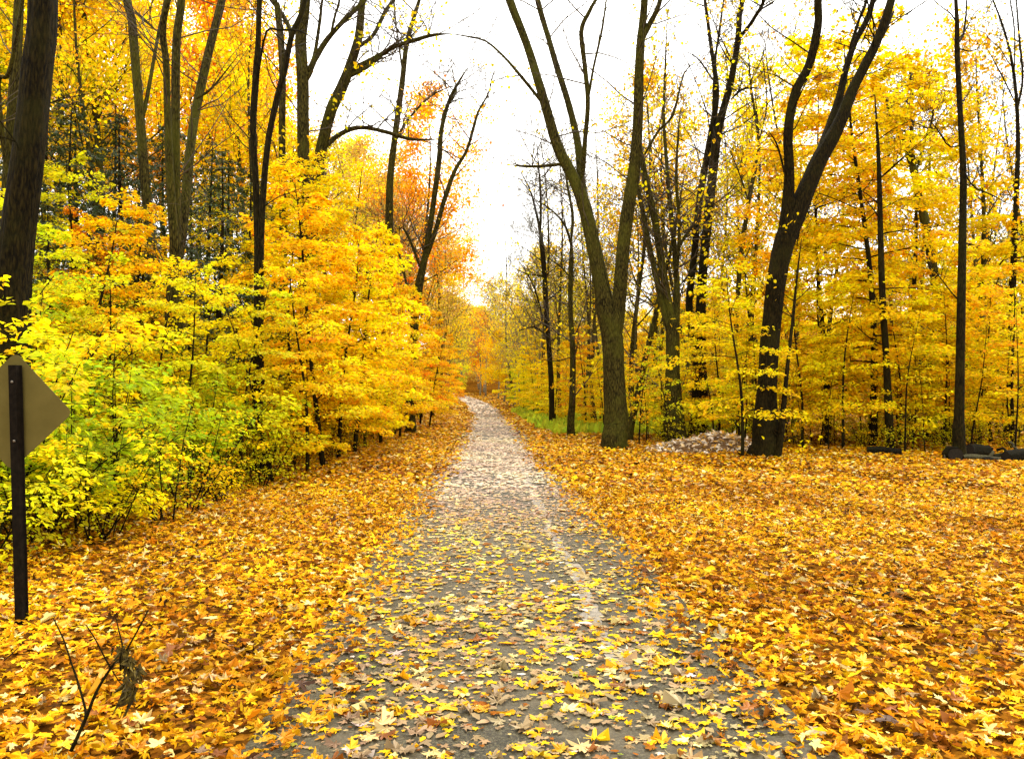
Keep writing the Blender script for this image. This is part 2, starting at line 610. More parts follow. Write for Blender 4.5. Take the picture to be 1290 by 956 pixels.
def cover(x, y):
    """share of the ground that leaves hide, 0..1"""
    u = x - xc(y)
    edge = 1.02 + 0.22 * np.sin(y * 0.9 + 1) + 0.15 * np.sin(y * 2.3 + np.sign(u)) - 0.012 * np.clip(y, 0, 25) * (u < 0)
    on = 0.76 + 0.50 * wob(x * 2.0, y * 1.3) + 0.45 * wob(x * 5.3 + 2, y * 4.1) + 0.14 * sstep(5, 10, y) * (1 - sstep(16, 26, y))
    on = on * np.where((u > 0.62) & (y < 17), 0.62, 1.0)
    on = np.where(y > 15, np.maximum(on, 0.75), on)  # far leaves denser, to carry the painted sheen
    t = sstep(-0.60, 0.40, np.abs(u) - edge + 0.30 * wob(x * 3.1, y * 2.3) + 0.15 * wob(x * 7.3, y * 6.1))
    return np.clip(on, 0.10, 1) * (1 - t) + t


def scatter(rng, n, y0, y1, x0=None, x1=None):
    y = np.sqrt(rng.uniform(y0 ** 2, y1 ** 2, n))
    x = rng.uniform(-1, 1, n) * (0.70 * y + 0.6)
    return x, y


rng = np.random.default_rng(5)
litter = MB()
near_pool = []
for (y0, y1, dens, sz, shapes) in (
        (2.7, 6.5, 640, (0.034, 0.080), [maple(c, s) for c, s in ((.16, 1), (-.12, 2), (.22, 3), (.05, 4), (-.22, 6), (.28, 8), (.12, 9), (-.05, 10))] + [beech(.2, 1), beech(-.2, 2), beech(.4, 3)]),
        (6.5, 13, 480, (0.038, 0.082), [maple(c, s, False) for c, s in ((.18, 1), (-.14, 2), (.25, 3), (.08, 4), (-.22, 5), (.12, 9))] + [beech(.2, 1), beech(.35, 3)]),
        (13, 27, 330, (0.048, 0.088), [oval(0.15, 0.42), oval(-0.12, 0.40), oval(0.22, 0.48)]),
        (27, 62, 75, (0.10, 0.17), [diamond(0.12, 0.42), diamond(-0.1, 0.40)])):
    area = 0.70 * (y1 ** 2 - y0 ** 2) + 1.2 * (y1 - y0)
    n = int(area * dens)
    x, y = scatter(rng, n, y0, y1)
    u = x - xc(y)
    c = cover(x, y)
    bankfade = 1 - 0.75 * sstep(6.0, 9.5, -u) * (y > 8)
    deep = 1 - 0.75 * sstep(20, 26, y) * sstep(2.4, 5, u)
    keep = (rng.uniform(0, 1, n) < c * bankfade * deep)
    x, y, u = x[keep], y[keep], u[keep]
    n = len(x)
    onp = np.abs(u) < 1.05 + 0.2 * rng.standard_normal(n)
    c_off, n_off = pick_colours(rng, OFF, n)
    c_on, n_on = pick_colours(rng, ON, n)
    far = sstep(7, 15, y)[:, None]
    c_on[:, :3] = c_on[:, :3] * (1 - far) + far * (0.25 * c_on[:, :3] + 0.75 * np.array(PAL['pink']))  # pale trodden leaves, whitened further to paint in the wet path's sheen
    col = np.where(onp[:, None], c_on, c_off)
    patch = wob(x * 1.1 + 3, y * 0.9) + 0.7 * wob(x * 3.3, y * 3.7 + 1)
    col[:, :3] *= (0.94 + 0.20 * np.clip(patch, -1, 1))[:, None]
    col[:, 1] *= 1 + 0.10 * np.clip(patch, -1, 1)
    names = np.where(onp, n_on, n_off)
    z = gz(x, y) + np.where(onp, 0.014, 0.012) + np.where(onp, 0.006, 0.045) * rng.uniform(0, 1, n) ** 1.6
    tilt = np.where(onp, 0.06, 0.30)
    nor = rng.standard_normal((n, 3)) * tilt[:, None]
    nor[:, 2] = 1
    yaw = rng.uniform(0, 2 * pi, n)
    tip = np.stack([np.cos(yaw), np.sin(yaw), np.zeros(n)], 1)
    tip -= nor * (np.sum(tip * nor, 1) / np.sum(nor * nor, 1))[:, None]
    size = rng.choice([.7, 1.0, 1.25], n) * np.where(onp, sz[0] * .7 + (sz[1] * 1.2 - sz[0] * .7) * rng.uniform(0, 1, n) ** 1.7, rng.uniform(sz[0], sz[1], n)) * np.where(rng.uniform(0, 1, n) < 0.10, 1.45, 1.0)
    if y0 < 3:
        # the 300 that show largest are objects of their own
        show = size / y * (np.abs(645 - px_of(1, 1) + 0) * 0 + 1) * np.where(np.abs(x / y) < 0.645, 1, 0) * np.where(y > 3.3, 1, 0)
        big = np.argsort(-show * np.where(z > np.where(onp, 0.0, 0.02), 1, 0.3))[:300]
        for i in big:
            near_pool.append((x[i], y[i], z[i], tip[i], nor[i], size[i], col[i], names[i], bool(onp[i])))
        m_ = np.ones(n, bool)
        m_[big] = False
        x, y, z, tip, nor, size, col = x[m_], y[m_], z[m_], tip[m_], nor[m_], size[m_], col[m_]
        n = len(x)
    pos = np.stack([x, y, z], 1)
    kk = rng.integers(0, len(shapes), n)
    flat_ = np.abs(nor[:, 0]) + np.abs(nor[:, 1]) < 0.16      # those that lie pressed to the path
    for s_i, shp in enumerate(shapes):
        for fl in (False, True):
            w = (kk == s_i) & (flat_ == fl)
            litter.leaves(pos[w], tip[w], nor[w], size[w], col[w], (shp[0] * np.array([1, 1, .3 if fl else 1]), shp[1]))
nb = 13000
yb = rng.uniform(60, 135, nb)
ub = rng.uniform(-8, 8, nb)
kb = rng.uniform(0, 1, nb) < np.where(np.abs(ub) < 1.15, 0.8, 1.0)
yb, ub = yb[kb], ub[kb]
nb = len(yb)
xb = ub + xc(yb)
cb, _ = pick_colours(rng, OFF, nb)
cb[np.abs(ub) < 1.2, :3] = PAL['pink']  # same painted sheen on the leaves of the far path
tb = rng.standard_normal((nb, 3))
tb[:, 2] = 0
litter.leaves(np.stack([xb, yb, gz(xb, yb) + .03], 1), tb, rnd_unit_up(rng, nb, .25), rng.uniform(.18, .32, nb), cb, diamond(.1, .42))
lit = link('leaf_litter', litter.mesh('leaf_litter', M_LITTER))
lit['kind'] = 'stuff'
lit['label'] = 'carpet of golden and brown fallen maple leaves'

WORD = {'gold': 'golden', 'yellow': 'bright yellow', 'straw': 'pale straw coloured', 'orange': 'rusty orange', 'brown': 'reddish brown', 'dark': 'dark brown',
        'tan': 'faded tan', 'pink': 'pale pinkish beige', 'green': 'greenish yellow'}
from mathutils import Matrix
leaf_meshes = []
for c, s in ((.16, 11), (-.14, 12), (.24, 13), (.06, 14), (-.26, 15), (.32, 16)):
    m = MB()
    m.leaves(np.zeros((1, 3)), np.array([[1., 0, 0]]), np.array([[0., 0, 1]]), np.ones(1), np.array([[.6, .5, .5, 1]]), maple(c, s))
    # leaf stalk
    m.tube([(-0.05, 0, 0.01), (-0.25, 0.02, 0.02), (-0.45, 0.05, 0.03)], [0.012, 0.010, 0.008], 3)
    leaf_meshes.append(m.mesh('fallen_leaf', M_FALLEN))
for i, (x, y, z, tip, nor, size, col, nm, onp) in enumerate(near_pool):
    o = link('fallen_leaf', leaf_meshes[i % len(leaf_meshes)])
    t = Vector(tip).normalized()
    n_ = Vector(nor).normalized()
    s_ = n_.cross(t).normalized()
    n_ = t.cross(s_)
    o.matrix_world = Matrix.Translation((x, y, z)) @ Matrix(((t.x, s_.x, n_.x, 0), (t.y, s_.y, n_.y, 0), (t.z, s_.z, n_.z, 0), (0, 0, 0, 1))) @ Matrix.Scale(float(size), 4)
    o.color = (float(col[0]), float(col[1]), float(col[2]), 1)
    where = 'asphalt of the path' if onp else ('leaf carpet left of the path' if x < 0 else 'leaf carpet right of the path')
    tag(o, f"{WORD[str(nm)]} fallen maple leaf on the {where}", 'leaf', f"{WORD[str(nm)]} leaves on the {where}")

# ------------------------------------------------------------------ tree templates
def interp_line(pts, t):
    pts = np.asarray(pts)
    s = np.linspace(0, 1, len(pts))
    return np.stack([np.interp(t, s, pts[:, k]) for k in range(3)], -1)


def lateral(rng, start, az, elev, L, bend, n=7):
    """a branch that leaves at elev and bends (negative: droops)"""
    p = [np.array(start, float)]
    step = L / (n - 1)
    e, a = elev, az
    for i in range(n - 1):
        e += bend / (n - 1) + rng.normal(0, 0.06)
        a += rng.normal(0, 0.09)
        p.append(p[-1] + step * np.array([cos(a) * cos(e), sin(a) * cos(e), sin(e)]))
    return np.array(p)


def tone(rng, n):
    return np.stack([np.clip(rng.normal(0.5, 0.24, n), 0, 1), np.clip(rng.normal(0.5, 0.25, n), 0, 1), np.full(n, .5), np.ones(n)], 1)


def spray_leaves(rng, mbl, line, width, n, size, shape, flat=0.5, sag=0.15):
    """leaves held in one flat fan either side of a branch, as young maples and beeches do"""
    L = np.linalg.norm(line[-1] - line[0])
    s = 0.10 + 0.90 * rng.uniform(0, 1, n) ** 0.7
    c = interp_line(line, s)
    d = interp_line(np.gradient(line, axis=0), s)
    d /= np.linalg.norm(d, axis=1)[:, None] + 1e-9
    side = np.cross(d, [0, 0, 1.0])
    side /= np.linalg.norm(side, axis=1)[:, None] + 1e-9
    w = width * L * np.sin(np.clip(s * 0.86 + 0.12, 0, 1) * pi) ** 0.7
    o = rng.uniform(-1, 1, n)
    o = np.sign(o) * np.abs(o) ** 0.8
    pos = c + side * (o * w)[:, None] + d * (np.abs(o) * w * 0.45)[:, None]
    pos[:, 2] += rng.normal(0, 0.025 + 0.012 * L, n) - sag * (np.abs(o) * w) ** 1.3
    tip = d * 0.6 + side * (np.sign(o) * 0.8)[:, None] + rng.normal(0, 0.35, (n, 3))
    tip[:, 2] -= 0.25
    nor = rnd_unit_up(rng, n, flat)
    mbl.leaves(pos, tip, nor, size * rng.uniform(0.65, 1.25, n), tone(rng, n), shape)


def template(name, trunk_mb, crown_mb, leaf_mat, bark):
    return (trunk_mb.mesh(name + '_trunk', bark, True), crown_mb.mesh(name + '_crown', leaf_mat))


def make_shrub(seed, h=2.6, stems=6, lat=9, per=26, leaf=0.085, lo=0.34):
    r = np.random.default_rng(seed)
    t, c = MB(), MB()
    for i in range(stems):
        az = i * 2.4 + r.uniform(-.5, .5)
        L = h * r.uniform(0.65, 1.05)
        ln = lateral(r, (r.normal(0, .12), r.normal(0, .12), -0.1), az, r.uniform(0.95, 1.35), L, r.uniform(-.35, .1), 8)
        t.tube(ln, np.linspace(0.016, 0.004, 8), 5)
        for k in range(lat):
            s = r.uniform(lo, 1.0)
            p0 = interp_line(ln, np.array([s]))[0]
            l2 = lateral(r, p0, r.uniform(0, 2 * pi), r.uniform(0.0, 0.5), h * r.uniform(.22, .42) * (1.15 - 0.4 * s), -0.5, 6)
            t.tube(l2, np.linspace(0.006, 0.002, 6), 3, cap=False)
            spray_leaves(r, c, l2, 0.34, per, leaf, oval(0.10, 0.30))
    return template('shrub', t, c, M_LEAF, M_BARK_D)


def make_maple(seed, h=7.0, rad=2.3, lat=30, per=170, leaf=0.10, z0=0.14, top=0.25, elev=0.16, bend=-0.40, lean=0.5, trunk_r=0.055, shape=None, prof_pow=0.75):
    r = np.random.default_rng(seed)
    t, c = MB(), MB()
    az0 = r.uniform(0, 6)
    n = 14
    s = np.linspace(0, 1, n)
    ln = np.stack([lean * s ** 1.5 * cos(az0) + 0.06 * h / 7 * np.sin(s * 7 + seed), lean * s ** 1.5 * sin(az0) + 0.06 * h / 7 * np.cos(s * 6 + seed), -0.15 + s * h], 1)
    t.tube(ln, trunk_r * (1.25 - 1.1 * s), 7, 0.03, r)
    for k in range(lat):
        q = z0 + (1 - z0) * ((k + r.uniform(0, 1)) / lat)
        p0 = interp_line(ln, np.array([q]))[0]
        prof = ((1 - (q - z0) / (1 - z0)) ** prof_pow) * (1 - top) + top
        prof *= sstep(z0 - 0.12, z0 + 0.12, q)
        L = rad * prof * r.uniform(0.65, 1.15)
        l2 = lateral(r, p0, k * 2.399 + r.uniform(-.4, .4), elev + 0.45 * q * q + r.normal(0, .10), L, bend * r.uniform(.6, 1.3), 8)
        t.tube(l2, np.linspace(trunk_r * 0.30 * (1.1 - 0.6 * q), 0.003, 8), 4, cap=False)
        spray_leaves(r, c, l2, 0.42, int(per * (0.35 + 0.65 * L / rad)), leaf, shape or oval(0.10, 0.34), 0.55, 0.12)
        for m in range(3):
            p1 = interp_line(l2, np.array([r.uniform(.3, .8)]))[0]
            l3 = lateral(r, p1, k * 2.399 + r.choice([-1, 1]) * r.uniform(.5, 1.0), 0.1, L * r.uniform(.3, .5), -.4, 5)
            t.tube(l3, np.linspace(0.007, 0.002, 5), 3, cap=False)
            spray_leaves(r, c, l3, 0.36, int(per * 0.28 * (0.35 + 0.65 * L / rad)), leaf, shape or oval(0.10, 0.34), 0.55, 0.12)
    return template('maple', t, c, M_LEAF, M_BARK_D)


def grow(r, out, start, d, L, rad, level, ends, up=0.12, wander=0.16, kids=(5, 4, 3), ratio=0.55, minr=0.004):
    n = 7 if level == 0 else 5
    p = [np.array(start, float)]
    d = np.array(d, float) / np.linalg.norm(d)
    for i in range(n - 1):
        d = d + r.normal(0, wander, 3) + np.array([0, 0, up])
        d /= np.linalg.norm(d)
        p.append(p[-1] + d * L / (n - 1))
    p = np.array(p)
    out.tube(p, np.linspace(rad, max(rad * 0.35, minr), n), 5 if level < 2 else 3, cap=False)
    ends.append((p, level))
    if level < len(kids):
        for k in range(kids[level]):
            s = r.uniform(0.25, 1.0)
            q = interp_line(p, np.array([s]))[0]
            a = r.uniform(0, 2 * pi)
            e = np.cross(d, [cos(a), sin(a), r.uniform(-.4, .6)])
            e /= np.linalg.norm(e) + 1e-9
            nd = d * r.uniform(0.55, 1.0) + e * r.uniform(0.5, 1.0)
            grow(r, out, q, nd, L * ratio * r.uniform(0.7, 1.25), max(rad * 0.5 * (1.2 - 0.6 * s), minr), level + 1, ends, up, wander, kids, ratio, minr)


def make_tall(seed, h=17.0, leaves=9000, leaf=0.15, clump=0.75, first=0.25, trunk_r=0.16, spread=1.0, lean=0.8, kids=(5, 4), nlimb=16, mat=None, bark=None, minr=0.006):
    """a tall wood tree: limbs from part way up, leaves in loose clumps at the limb ends"""
    r = np.random.default_rng(seed)
    t, c = MB(), MB()
    n = 16
    s = np.linspace(0, 1, n)
    a0 = r.uniform(0, 6)
    ln = np.stack([lean * s * cos(a0) + 0.25 * np.sin(s * 6 + seed), lean * s * sin(a0) + 0.25 * np.cos(s * 5 + seed), -0.3 + s * h], 1)
    rr = trunk_r * (1.15 - 1.0 * s)
    rr[0] *= 1.3
    t.tube(ln, rr, 8, 0.05, r)
    tw, ends = MB(), []
    for k in range(nlimb):
        q = first + (1 - first) * (k + r.uniform(0, 1)) / nlimb
        p0 = interp_line(ln, np.array([q]))[0]
        az = k * 2.399 + r.uniform(-.5, .5)
        el = r.uniform(0.35, 1.0)
        L = spread * h * 0.26 * (1.15 - 0.75 * q) * r.uniform(.7, 1.2)
        grow(r, t, p0, (cos(az) * cos(el), sin(az) * cos(el), sin(el)), L, trunk_r * 0.42 * (1.15 - q), 0, ends, 0.06, 0.15, kids, 0.6, minr)
    if leaves:
        tips = [e[0] for e in ends if e[1] >= len(kids) - 1]
        per = max(1, leaves // len(tips))
        for p in tips:
            k = max(1, int(per * r.uniform(0.3, 1.8)))
            s_ = r.uniform(0.2, 1.15, k)
            ctr = interp_line(p, np.clip(s_, 0, 1))
            pos = ctr + r.normal(0, clump * 0.45, (k, 3)) * np.array([1, 1, 0.6])
            tip = r.normal(0, 1, (k, 3))
            tip[:, 2] -= 0.4
            c.leaves(pos, tip, rnd_unit_up(r, k, 0.75), leaf * r.uniform(.65, 1.3, k), tone(r, k), diamond(0.12, 0.40))
    return template('tall', t, c, mat or M_LEAF, bark or M_BARK)


def make_hemlock(seed, h=10.0, rad=2.6, lat=70, per=120, leaf=0.16):
    r = np.random.default_rng(seed)
    t, c = MB(), MB()
    s = np.linspace(0, 1, 12)
    ln = np.stack([0.1 * np.sin(s * 5 + seed), 0.1 * np.cos(s * 4), -0.3 + s * h], 1)
    t.tube(ln, 0.14 * (1.1 - s), 7, 0.03, r)
    for k in range(lat):
        q = 0.10 + 0.88 * (k + r.uniform(0, 1)) / lat
        p0 = interp_line(ln, np.array([q]))[0]
        L = rad * (1 - q) ** 0.8 * r.uniform(.6, 1.15) + 0.25
        l2 = lateral(r, p0, k * 2.399 + r.uniform(-.4, .4), r.uniform(-.1, .25), L, -0.6, 7)
        t.tube(l2, np.linspace(0.02, 0.004, 7), 3, cap=False)
        spray_leaves(r, c, l2, 0.42, int(per * (.3 + .7 * L / rad)), leaf, diamond(0.03, 0.16), 0.35, 0.25)
    return template('hemlock', t, c, M_NEEDLE, M_BARK_D)


SHRUBS = [make_shrub(100 + i, h=2.2 + 0.2 * (i % 3), stems=6 + i % 2) for i in range(5)]
SPARSE = [make_shrub(140 + i, h=2.0, stems=6, lat=9, per=9, leaf=0.075, lo=0.12) for i in range(3)]
MAPLES = [make_maple(200 + i, h=6.2 + 0.3 * i, rad=2.55) for i in range(4)]
THIN = [make_maple(215 + i, h=6.2 + 0.4 * i, rad=2.8, lat=22, per=110, leaf=0.11, lean=0.9, z0=0.2) for i in range(3)]
SAPLINGS = [make_maple(230 + i, h=3.8, rad=1.15, lat=16, per=30, leaf=0.085, z0=0.25, trunk_r=0.022, lean=0.35) for i in range(4)]
BIGMAPLES = [make_maple(260 + i, h=12.0, rad=3.1, lat=58, per=260, leaf=0.12, z0=0.12, top=0.45, lean=0.8, trunk_r=0.09, prof_pow=0.45) for i in range(2)]
TALLS = [make_tall(300 + i, 17.0, 12000, 0.16, 0.85) for i in range(4)]
FAR = [make_tall(315 + i, 16.0, 15000, 0.24, 1.0, kids=(5, 3), bark=M_TWIG_HAZE, first=.15) for i in range(3)]
LOOSE = [make_tall(330 + i, 16.0, 3200, 0.16, 0.7, trunk_r=0.13, first=0.3) for i in range(3)]
BARE = [make_tall(360 + i, 16.0, 260, 0.15, 0.5, trunk_r=0.12, first=0.28, kids=(5, 4, 3), nlimb=12, lean=1.6, spread=1.15, bark=M_BARK_M, minr=0.008) for i in range(3)]
BARE_HAZE = [make_tall(380 + i, 16.0, 2600, 0.2, 0.6, trunk_r=0.11, first=0.25, kids=(5, 4, 3), nlimb=15, lean=1.0, spread=1.1, bark=M_TWIG_HAZE, minr=0.014) for i in range(2)]
GREY = [make_tall(395 + i, 17.0, 0, 0.15, 0.5, trunk_r=0.11, first=0.3, kids=(5, 4, 3), nlimb=13, lean=1.2, spread=1.0, bark=M_BARK_M, minr=0.007) for i in range(2)]
HEMLOCKS = [make_hemlock(400 + i) for i in range(3)]


LAND = [(20, 'the road sign'), (130, 'the crooked trunk'), (222, 'the triple-stemmed tree'), (335, 'the twin trunks'), (405, 'the arching tree'), (487, 'the slender tree'), (535, 'the split tree'),
        (600, 'the bend'), (696, 'the thin trunks'), (773, 'the V-forked tree'), (850, 'the spray-stemmed tree'), (890, 'the paired stems'), (965, 'the S-curved tree'), (1060, 'the leaning limb'), (1120, 'the slim pole'), (1185, 'the bent trunk'), (1212, 'the straight pole'), (1265, 'the log pile')]


def place(tpl, name, x, y, scale, tint, label, cat, group, rz=None, tilt=0.0, rng=RNG, zs=1.0, sink=0.0):
    u_ = x - float(xc(y))
    if abs(u_) < 3.0:                       # keep the path clear
        x = float(xc(y)) + math.copysign(3.1 + 1.2 * rng.uniform(), u_)
    e = bpy.data.objects.new(name, None)
    e.empty_display_size = 0.2
    COL.objects.link(e)
    e.location = (x, y, float(gz(x, y)) - sink)
    e.rotation_euler = (rng.normal(0, tilt), rng.normal(0, tilt), rng.uniform(0, 2 * pi) if rz is None else rz)
    e.scale = (scale, scale, scale * zs)
    if group:
        p_ = px_of(x, y)
        if cat == 'tree' and name in ('understory_maple', 'wood_edge_maple', 'slim_tree', 'young_maple', 'bank_maple', 'far_tree'):
            q_ = rng.uniform() * 0 + scale
            label = ('short ' if q_ < .62 else '' if q_ < .85 else 'high ') + label
        label += ', ' + ('near ' if y < 16 else 'behind ' if y < 45 else 'far behind ') + min(LAND, key=lambda q_: abs(q_[0] - p_))[1]
    tag(e, label, cat, group)
    tr = link('trunk', tpl[0], e)
    if len(tpl[1].polygons):
        cr = link('crown', tpl[1], e)
        j = rng.uniform(0.88, 1.12)
        cr.color = (min(tint[0] * j, .95), min(tint[1] * j, .95), tint[2] * j, 1)
        cr['kind'] = 'stuff'
    return e


T_LIME = (0.42, 0.53, 0.008)
T_YG = (0.74, 0.7, 0.008)
T_YEL = (0.93, 0.71, 0.005)
T_GOLD = (0.93, 0.58, 0.004)
T_ORG = (0.9, 0.4, 0.005)
T_BRN = (0.58, 0.38, 0.06)
T_OLIVE = (0.46, 0.42, 0.04)
T_HEM = (0.050, 0.075, 0.018)

# ------------------------------------------------------------------ traced trees
def smooth_path(pts, n):
    """Catmull-Rom through the points (any number of columns)"""
    p = np.asarray(pts, float)
    p = np.vstack([2 * p[0] - p[1], p, 2 * p[-1] - p[-2]])
    m = len(p) - 3
    out = []
    for t in np.linspace(0, m - 1e-6, n):
        i = int(t)
        f = t - i
        a, b, c, d = p[i:i + 4]
        out.append(0.5 * ((2 * b) + (-a + c) * f + (2 * a - 5 * b + 4 * c - d) * f * f + (-a + 3 * b - 3 * c + d) * f ** 3))
    return np.array(out)


def wood_tree(name, label, d, stems, bark=M_BARK, twigs=10, twig_len=2.2, leaf=0, tint=T_YEL, seed=0, base=True, extend=4.0, flare=1.25, group=None, twig_from=0.45, leafsize=0.12, clump=0.35, sides=14):
    """stems: lists of (px, py, width px[, metres further away]); the first is the trunk, from its foot upward"""
    r = np.random.default_rng(900 + seed)
    b = stems[0][0]
    foot = P(b[0], b[1], d)
    foot[2] = float(gz(foot[0], foot[1]))
    e = bpy.data.objects.new(name, None)
    COL.objects.link(e)
    e.location = foot
    tag(e, label, 'tree', group)
    tw, ends, crown = MB(), [], MB()
    for si, st in enumerate(stems):
        end_dd = r.uniform(-1.6, 1.6)
        rows = []
        for k, s in enumerate(st):
            dd = s[3] if len(s) > 3 else (0.0 if si == 0 else end_dd * k / max(1, len(st) - 1))
            w = P(s[0], s[1], d + dd)
            rows.append([*w, s[2] * 0.5 * (d + dd) / F * cos(math.atan((s[0] - 645) / F))])
        rows = np.array(rows)
        if si == 0 and base:
            top = rows[0].copy()
            if rows[0][2] < foot[2] + 0.05:
                rows[0][2] = foot[2]
            r0 = rows[0][3]
            lean = (rows[1][:2] - foot[:2]) / max(.25, rows[1][2] - foot[2])
            hs = [(-.4, 1.1), (-.15, 1.02), (0, .95), (.12, .62), (.28, .36), (.5, .16), (.8, .04)]
            fl = [np.array([*(foot[:2] + lean * max(0, h_)), foot[2] + h_, r0 * (1 + (flare - 1) * q_)]) for h_, q_ in hs]
            keep = rows[rows[:, 2] > foot[2] + 1.15]
            rows = np.vstack([*fl, keep])
        if st[-1][1] < 8 and extend > 0:
            dv = rows[-1][:3] - rows[-2][:3]
            dv /= np.linalg.norm(dv)
            dv = dv * 0.8 + np.array([0, 0, 0.3])
            for q, f in ((0.4, .8), (0.75, .5), (1.0, .25)):
                rows = np.vstack([rows, [*(rows[-1][:3] + dv * extend * 0.36 + r.normal(0, .12, 3)), rows[-1][3] * f ** 0.4]])
        else:
            rows[-1][3] *= 0.35
        L = np.sum(np.linalg.norm(np.diff(rows[:, :3], axis=0), axis=1))
        n = int(np.clip(L * 4.5, 8, 80))
        path = smooth_path(rows, n)
        path[:, 3] = np.maximum(path[:, 3], 0.006)
        ph_ = r.uniform(0, 6, 3)
        path[:, :3] += 0.16 * np.sin(np.linspace(0, L * 0.9, n)[:, None] + ph_) * path[:, 3:4] * sstep(0, 0.2, np.linspace(0, 1, n))[:, None]
        if si:
            path[0, 3] *= 0.6
            path[1, 3] *= 0.85
        m = MB()
        m.tube(path[:, :3] - foot, path[:, 3], sides if si == 0 else max(7, sides - 4), 0.055 if path[0, 3] > 0.05 else 0.02, r)
        link('trunk' if si == 0 else 'limb', m.mesh('trunk' if si == 0 else 'limb', bark, True), e)
        k0 = int(n * (twig_from if si == 0 else 0.25))
        for q in range(int(twigs * 1.5) if si else twigs):
            k = r.integers(max(k0, 1), n)
            a = r.uniform(0, 2 * pi)
            dv = np.array([cos(a), sin(a), r.uniform(0.2, 1.1)])
            grow(r, tw, path[k, :3] - foot, dv, twig_len * r.uniform(.6, 1.3), min(path[k, 3] * 0.4, 0.022 * d / 22), 1, ends, 0.05, 0.17, (0, 4, 3), 0.55, 0.0032 * d / 20)
    if ends:
        link('branchwork', tw.mesh('branchwork', M_TWIG if bark is M_BARK else M_BARK_D, True), e)['kind'] = 'stuff'
    if leaf and ends:
        pick = [p for p, lv in ends if lv >= 2]
        for q in range(leaf):
            p = pick[r.integers(0, len(pick))]
            if q % 14 == 0:
                hot = p
            p = hot
            ctr = interp_line(p, np.array([r.uniform(.3, 1.0)]))
            pos = ctr + r.normal(0, clump, (1, 3)) * np.array([1, 1, .45])
            crown.leaves(pos, r.normal(0, 1, (1, 3)), rnd_unit_up(r, 1, .6), leafsize * r.uniform(.7, 1.3, 1), tone(r, 1), oval(0.1, .36))
        co = link('crown', crown.mesh('crown', M_LEAF), e)
        co.color = (*tint, 1)
        co['kind'] = 'stuff'
    return e


# left side of the path
wood_tree('oak_tree', 'thick dark rough trunk rising behind the back of the road sign', 10.0,
          [[(-6, 650, 62), (2, 560, 60), (10, 480, 56), (18, 400, 52), (27, 300, 46), (39, 190, 42), (46, 90, 40), (51, 0, 38)]], M_BARK_D, twigs=5, twig_len=1.6, seed=1, extend=5, sides=34)
wood_tree('straight_tree', 'slim pale straight trunk close behind the thick trunk by the road sign', 17.0,
          [[(2, 520, 22), (4, 380, 20), (8, 290, 19), (15, 170, 17), (21, 60, 14), (24, 0, 13)],
           [(12, 250, 7), (-2, 110, 7, -.5), (12, 90, 6, -.6), (30, -10, 5, -1)], [(6, 190, 6), (-10, 130, 6)]], M_BARK, twigs=6, seed=2)
wood_tree('crooked_tree', 'slender crooked mossy trunk beside the triple-stemmed tree on the bank', 20.0,
          [[(196, 470, 15), (190, 330, 14), (187, 285, 13), (179, 180, 13), (175, 120, 12), (170, 60, 12), (166, 25, 11), (158, -5, 10)],
           [(171, 15, 4), (185, 28, 4), (200, 42, 3)], [(180, 150, 6), (190, 100, 5), (200, 40, 4), (208, -5, 3)]], M_BARK, twigs=8, seed=3)
wood_tree('triple_stemmed_tree', 'mossy tree of three tall stems fanning out from one stump on the bank', 16.0,
          [[(222, 500, 26), (222, 400, 25), (222, 345, 17), (223, 290, 14), (222, 190, 12), (222, 60, 11), (228, 0, 10)],
           [(224, 345, 14), (216, 250, 12), (211, 150, 10), (209, 80, 9), (205, 40, 9), (212, 0, 8)],
           [(222, 345, 14), (232, 270, 13), (239, 190, 12), (246, 140, 12), (262, 70, 11), (280, 0, 10)],
           [(247, 125, 4), (268, 110, 3), (300, 70, 2)]], M_BARK, twigs=7, seed=4)
wood_tree('twin_trunk_tree', 'dark narrow twin trunks leaning together above the golden bushes', 15.0,
          [[(327, 520, 16), (327, 420, 13), (326, 330, 11), (322, 230, 9), (318, 160, 9), (322, 90, 9), (325, 50, 7), (327, 0, 7)],
           [(328, 420, 11), (329, 300, 9), (336, 190, 8), (347, 130, 8), (358, 90, 8), (368, 45, 7), (384, 3, 6)],
           [(324, 105, 3), (335, 42, 3), (352, 38, 3), (380, 40, 2), (405, 58, 2)]], M_BARK_D, twigs=6, seed=5, twig_len=1.5)
wood_tree('pale_tree', 'thin pale trunk with a kinked fork behind the dark twin trunks', 24.0,
          [[(357, 520, 11), (356, 300, 10), (355, 180, 9), (356, 80, 9), (350, 10, 8), (346, 0, 7)],
           [(356, 95, 7), (366, 48, 6), (358, 22, 6), (338, -5, 5)]], M_BARK, twigs=9, seed=6, leaf=160, tint=T_GOLD)
wood_tree('forked_tree', 'stout pale trunk with a steep bare fork among golden crowns', 24.0,
          [[(382, 520, 20), (383, 300, 18), (382, 180, 16), (382, 100, 16), (379, 50, 15), (384, 0, 13)],
           [(387, 100, 9), (395, 78, 7), (408, 55, 7), (425, 35, 6), (445, 15, 6), (462, -5, 5)],
           [(388, 90, 6), (396, 70, 5), (403, 25, 4), (407, -4, 3)], [(416, 48, 4), (422, 20, 3), (428, -4, 3)]], M_BARK, twigs=10, seed=7, leaf=260, tint=T_YG)
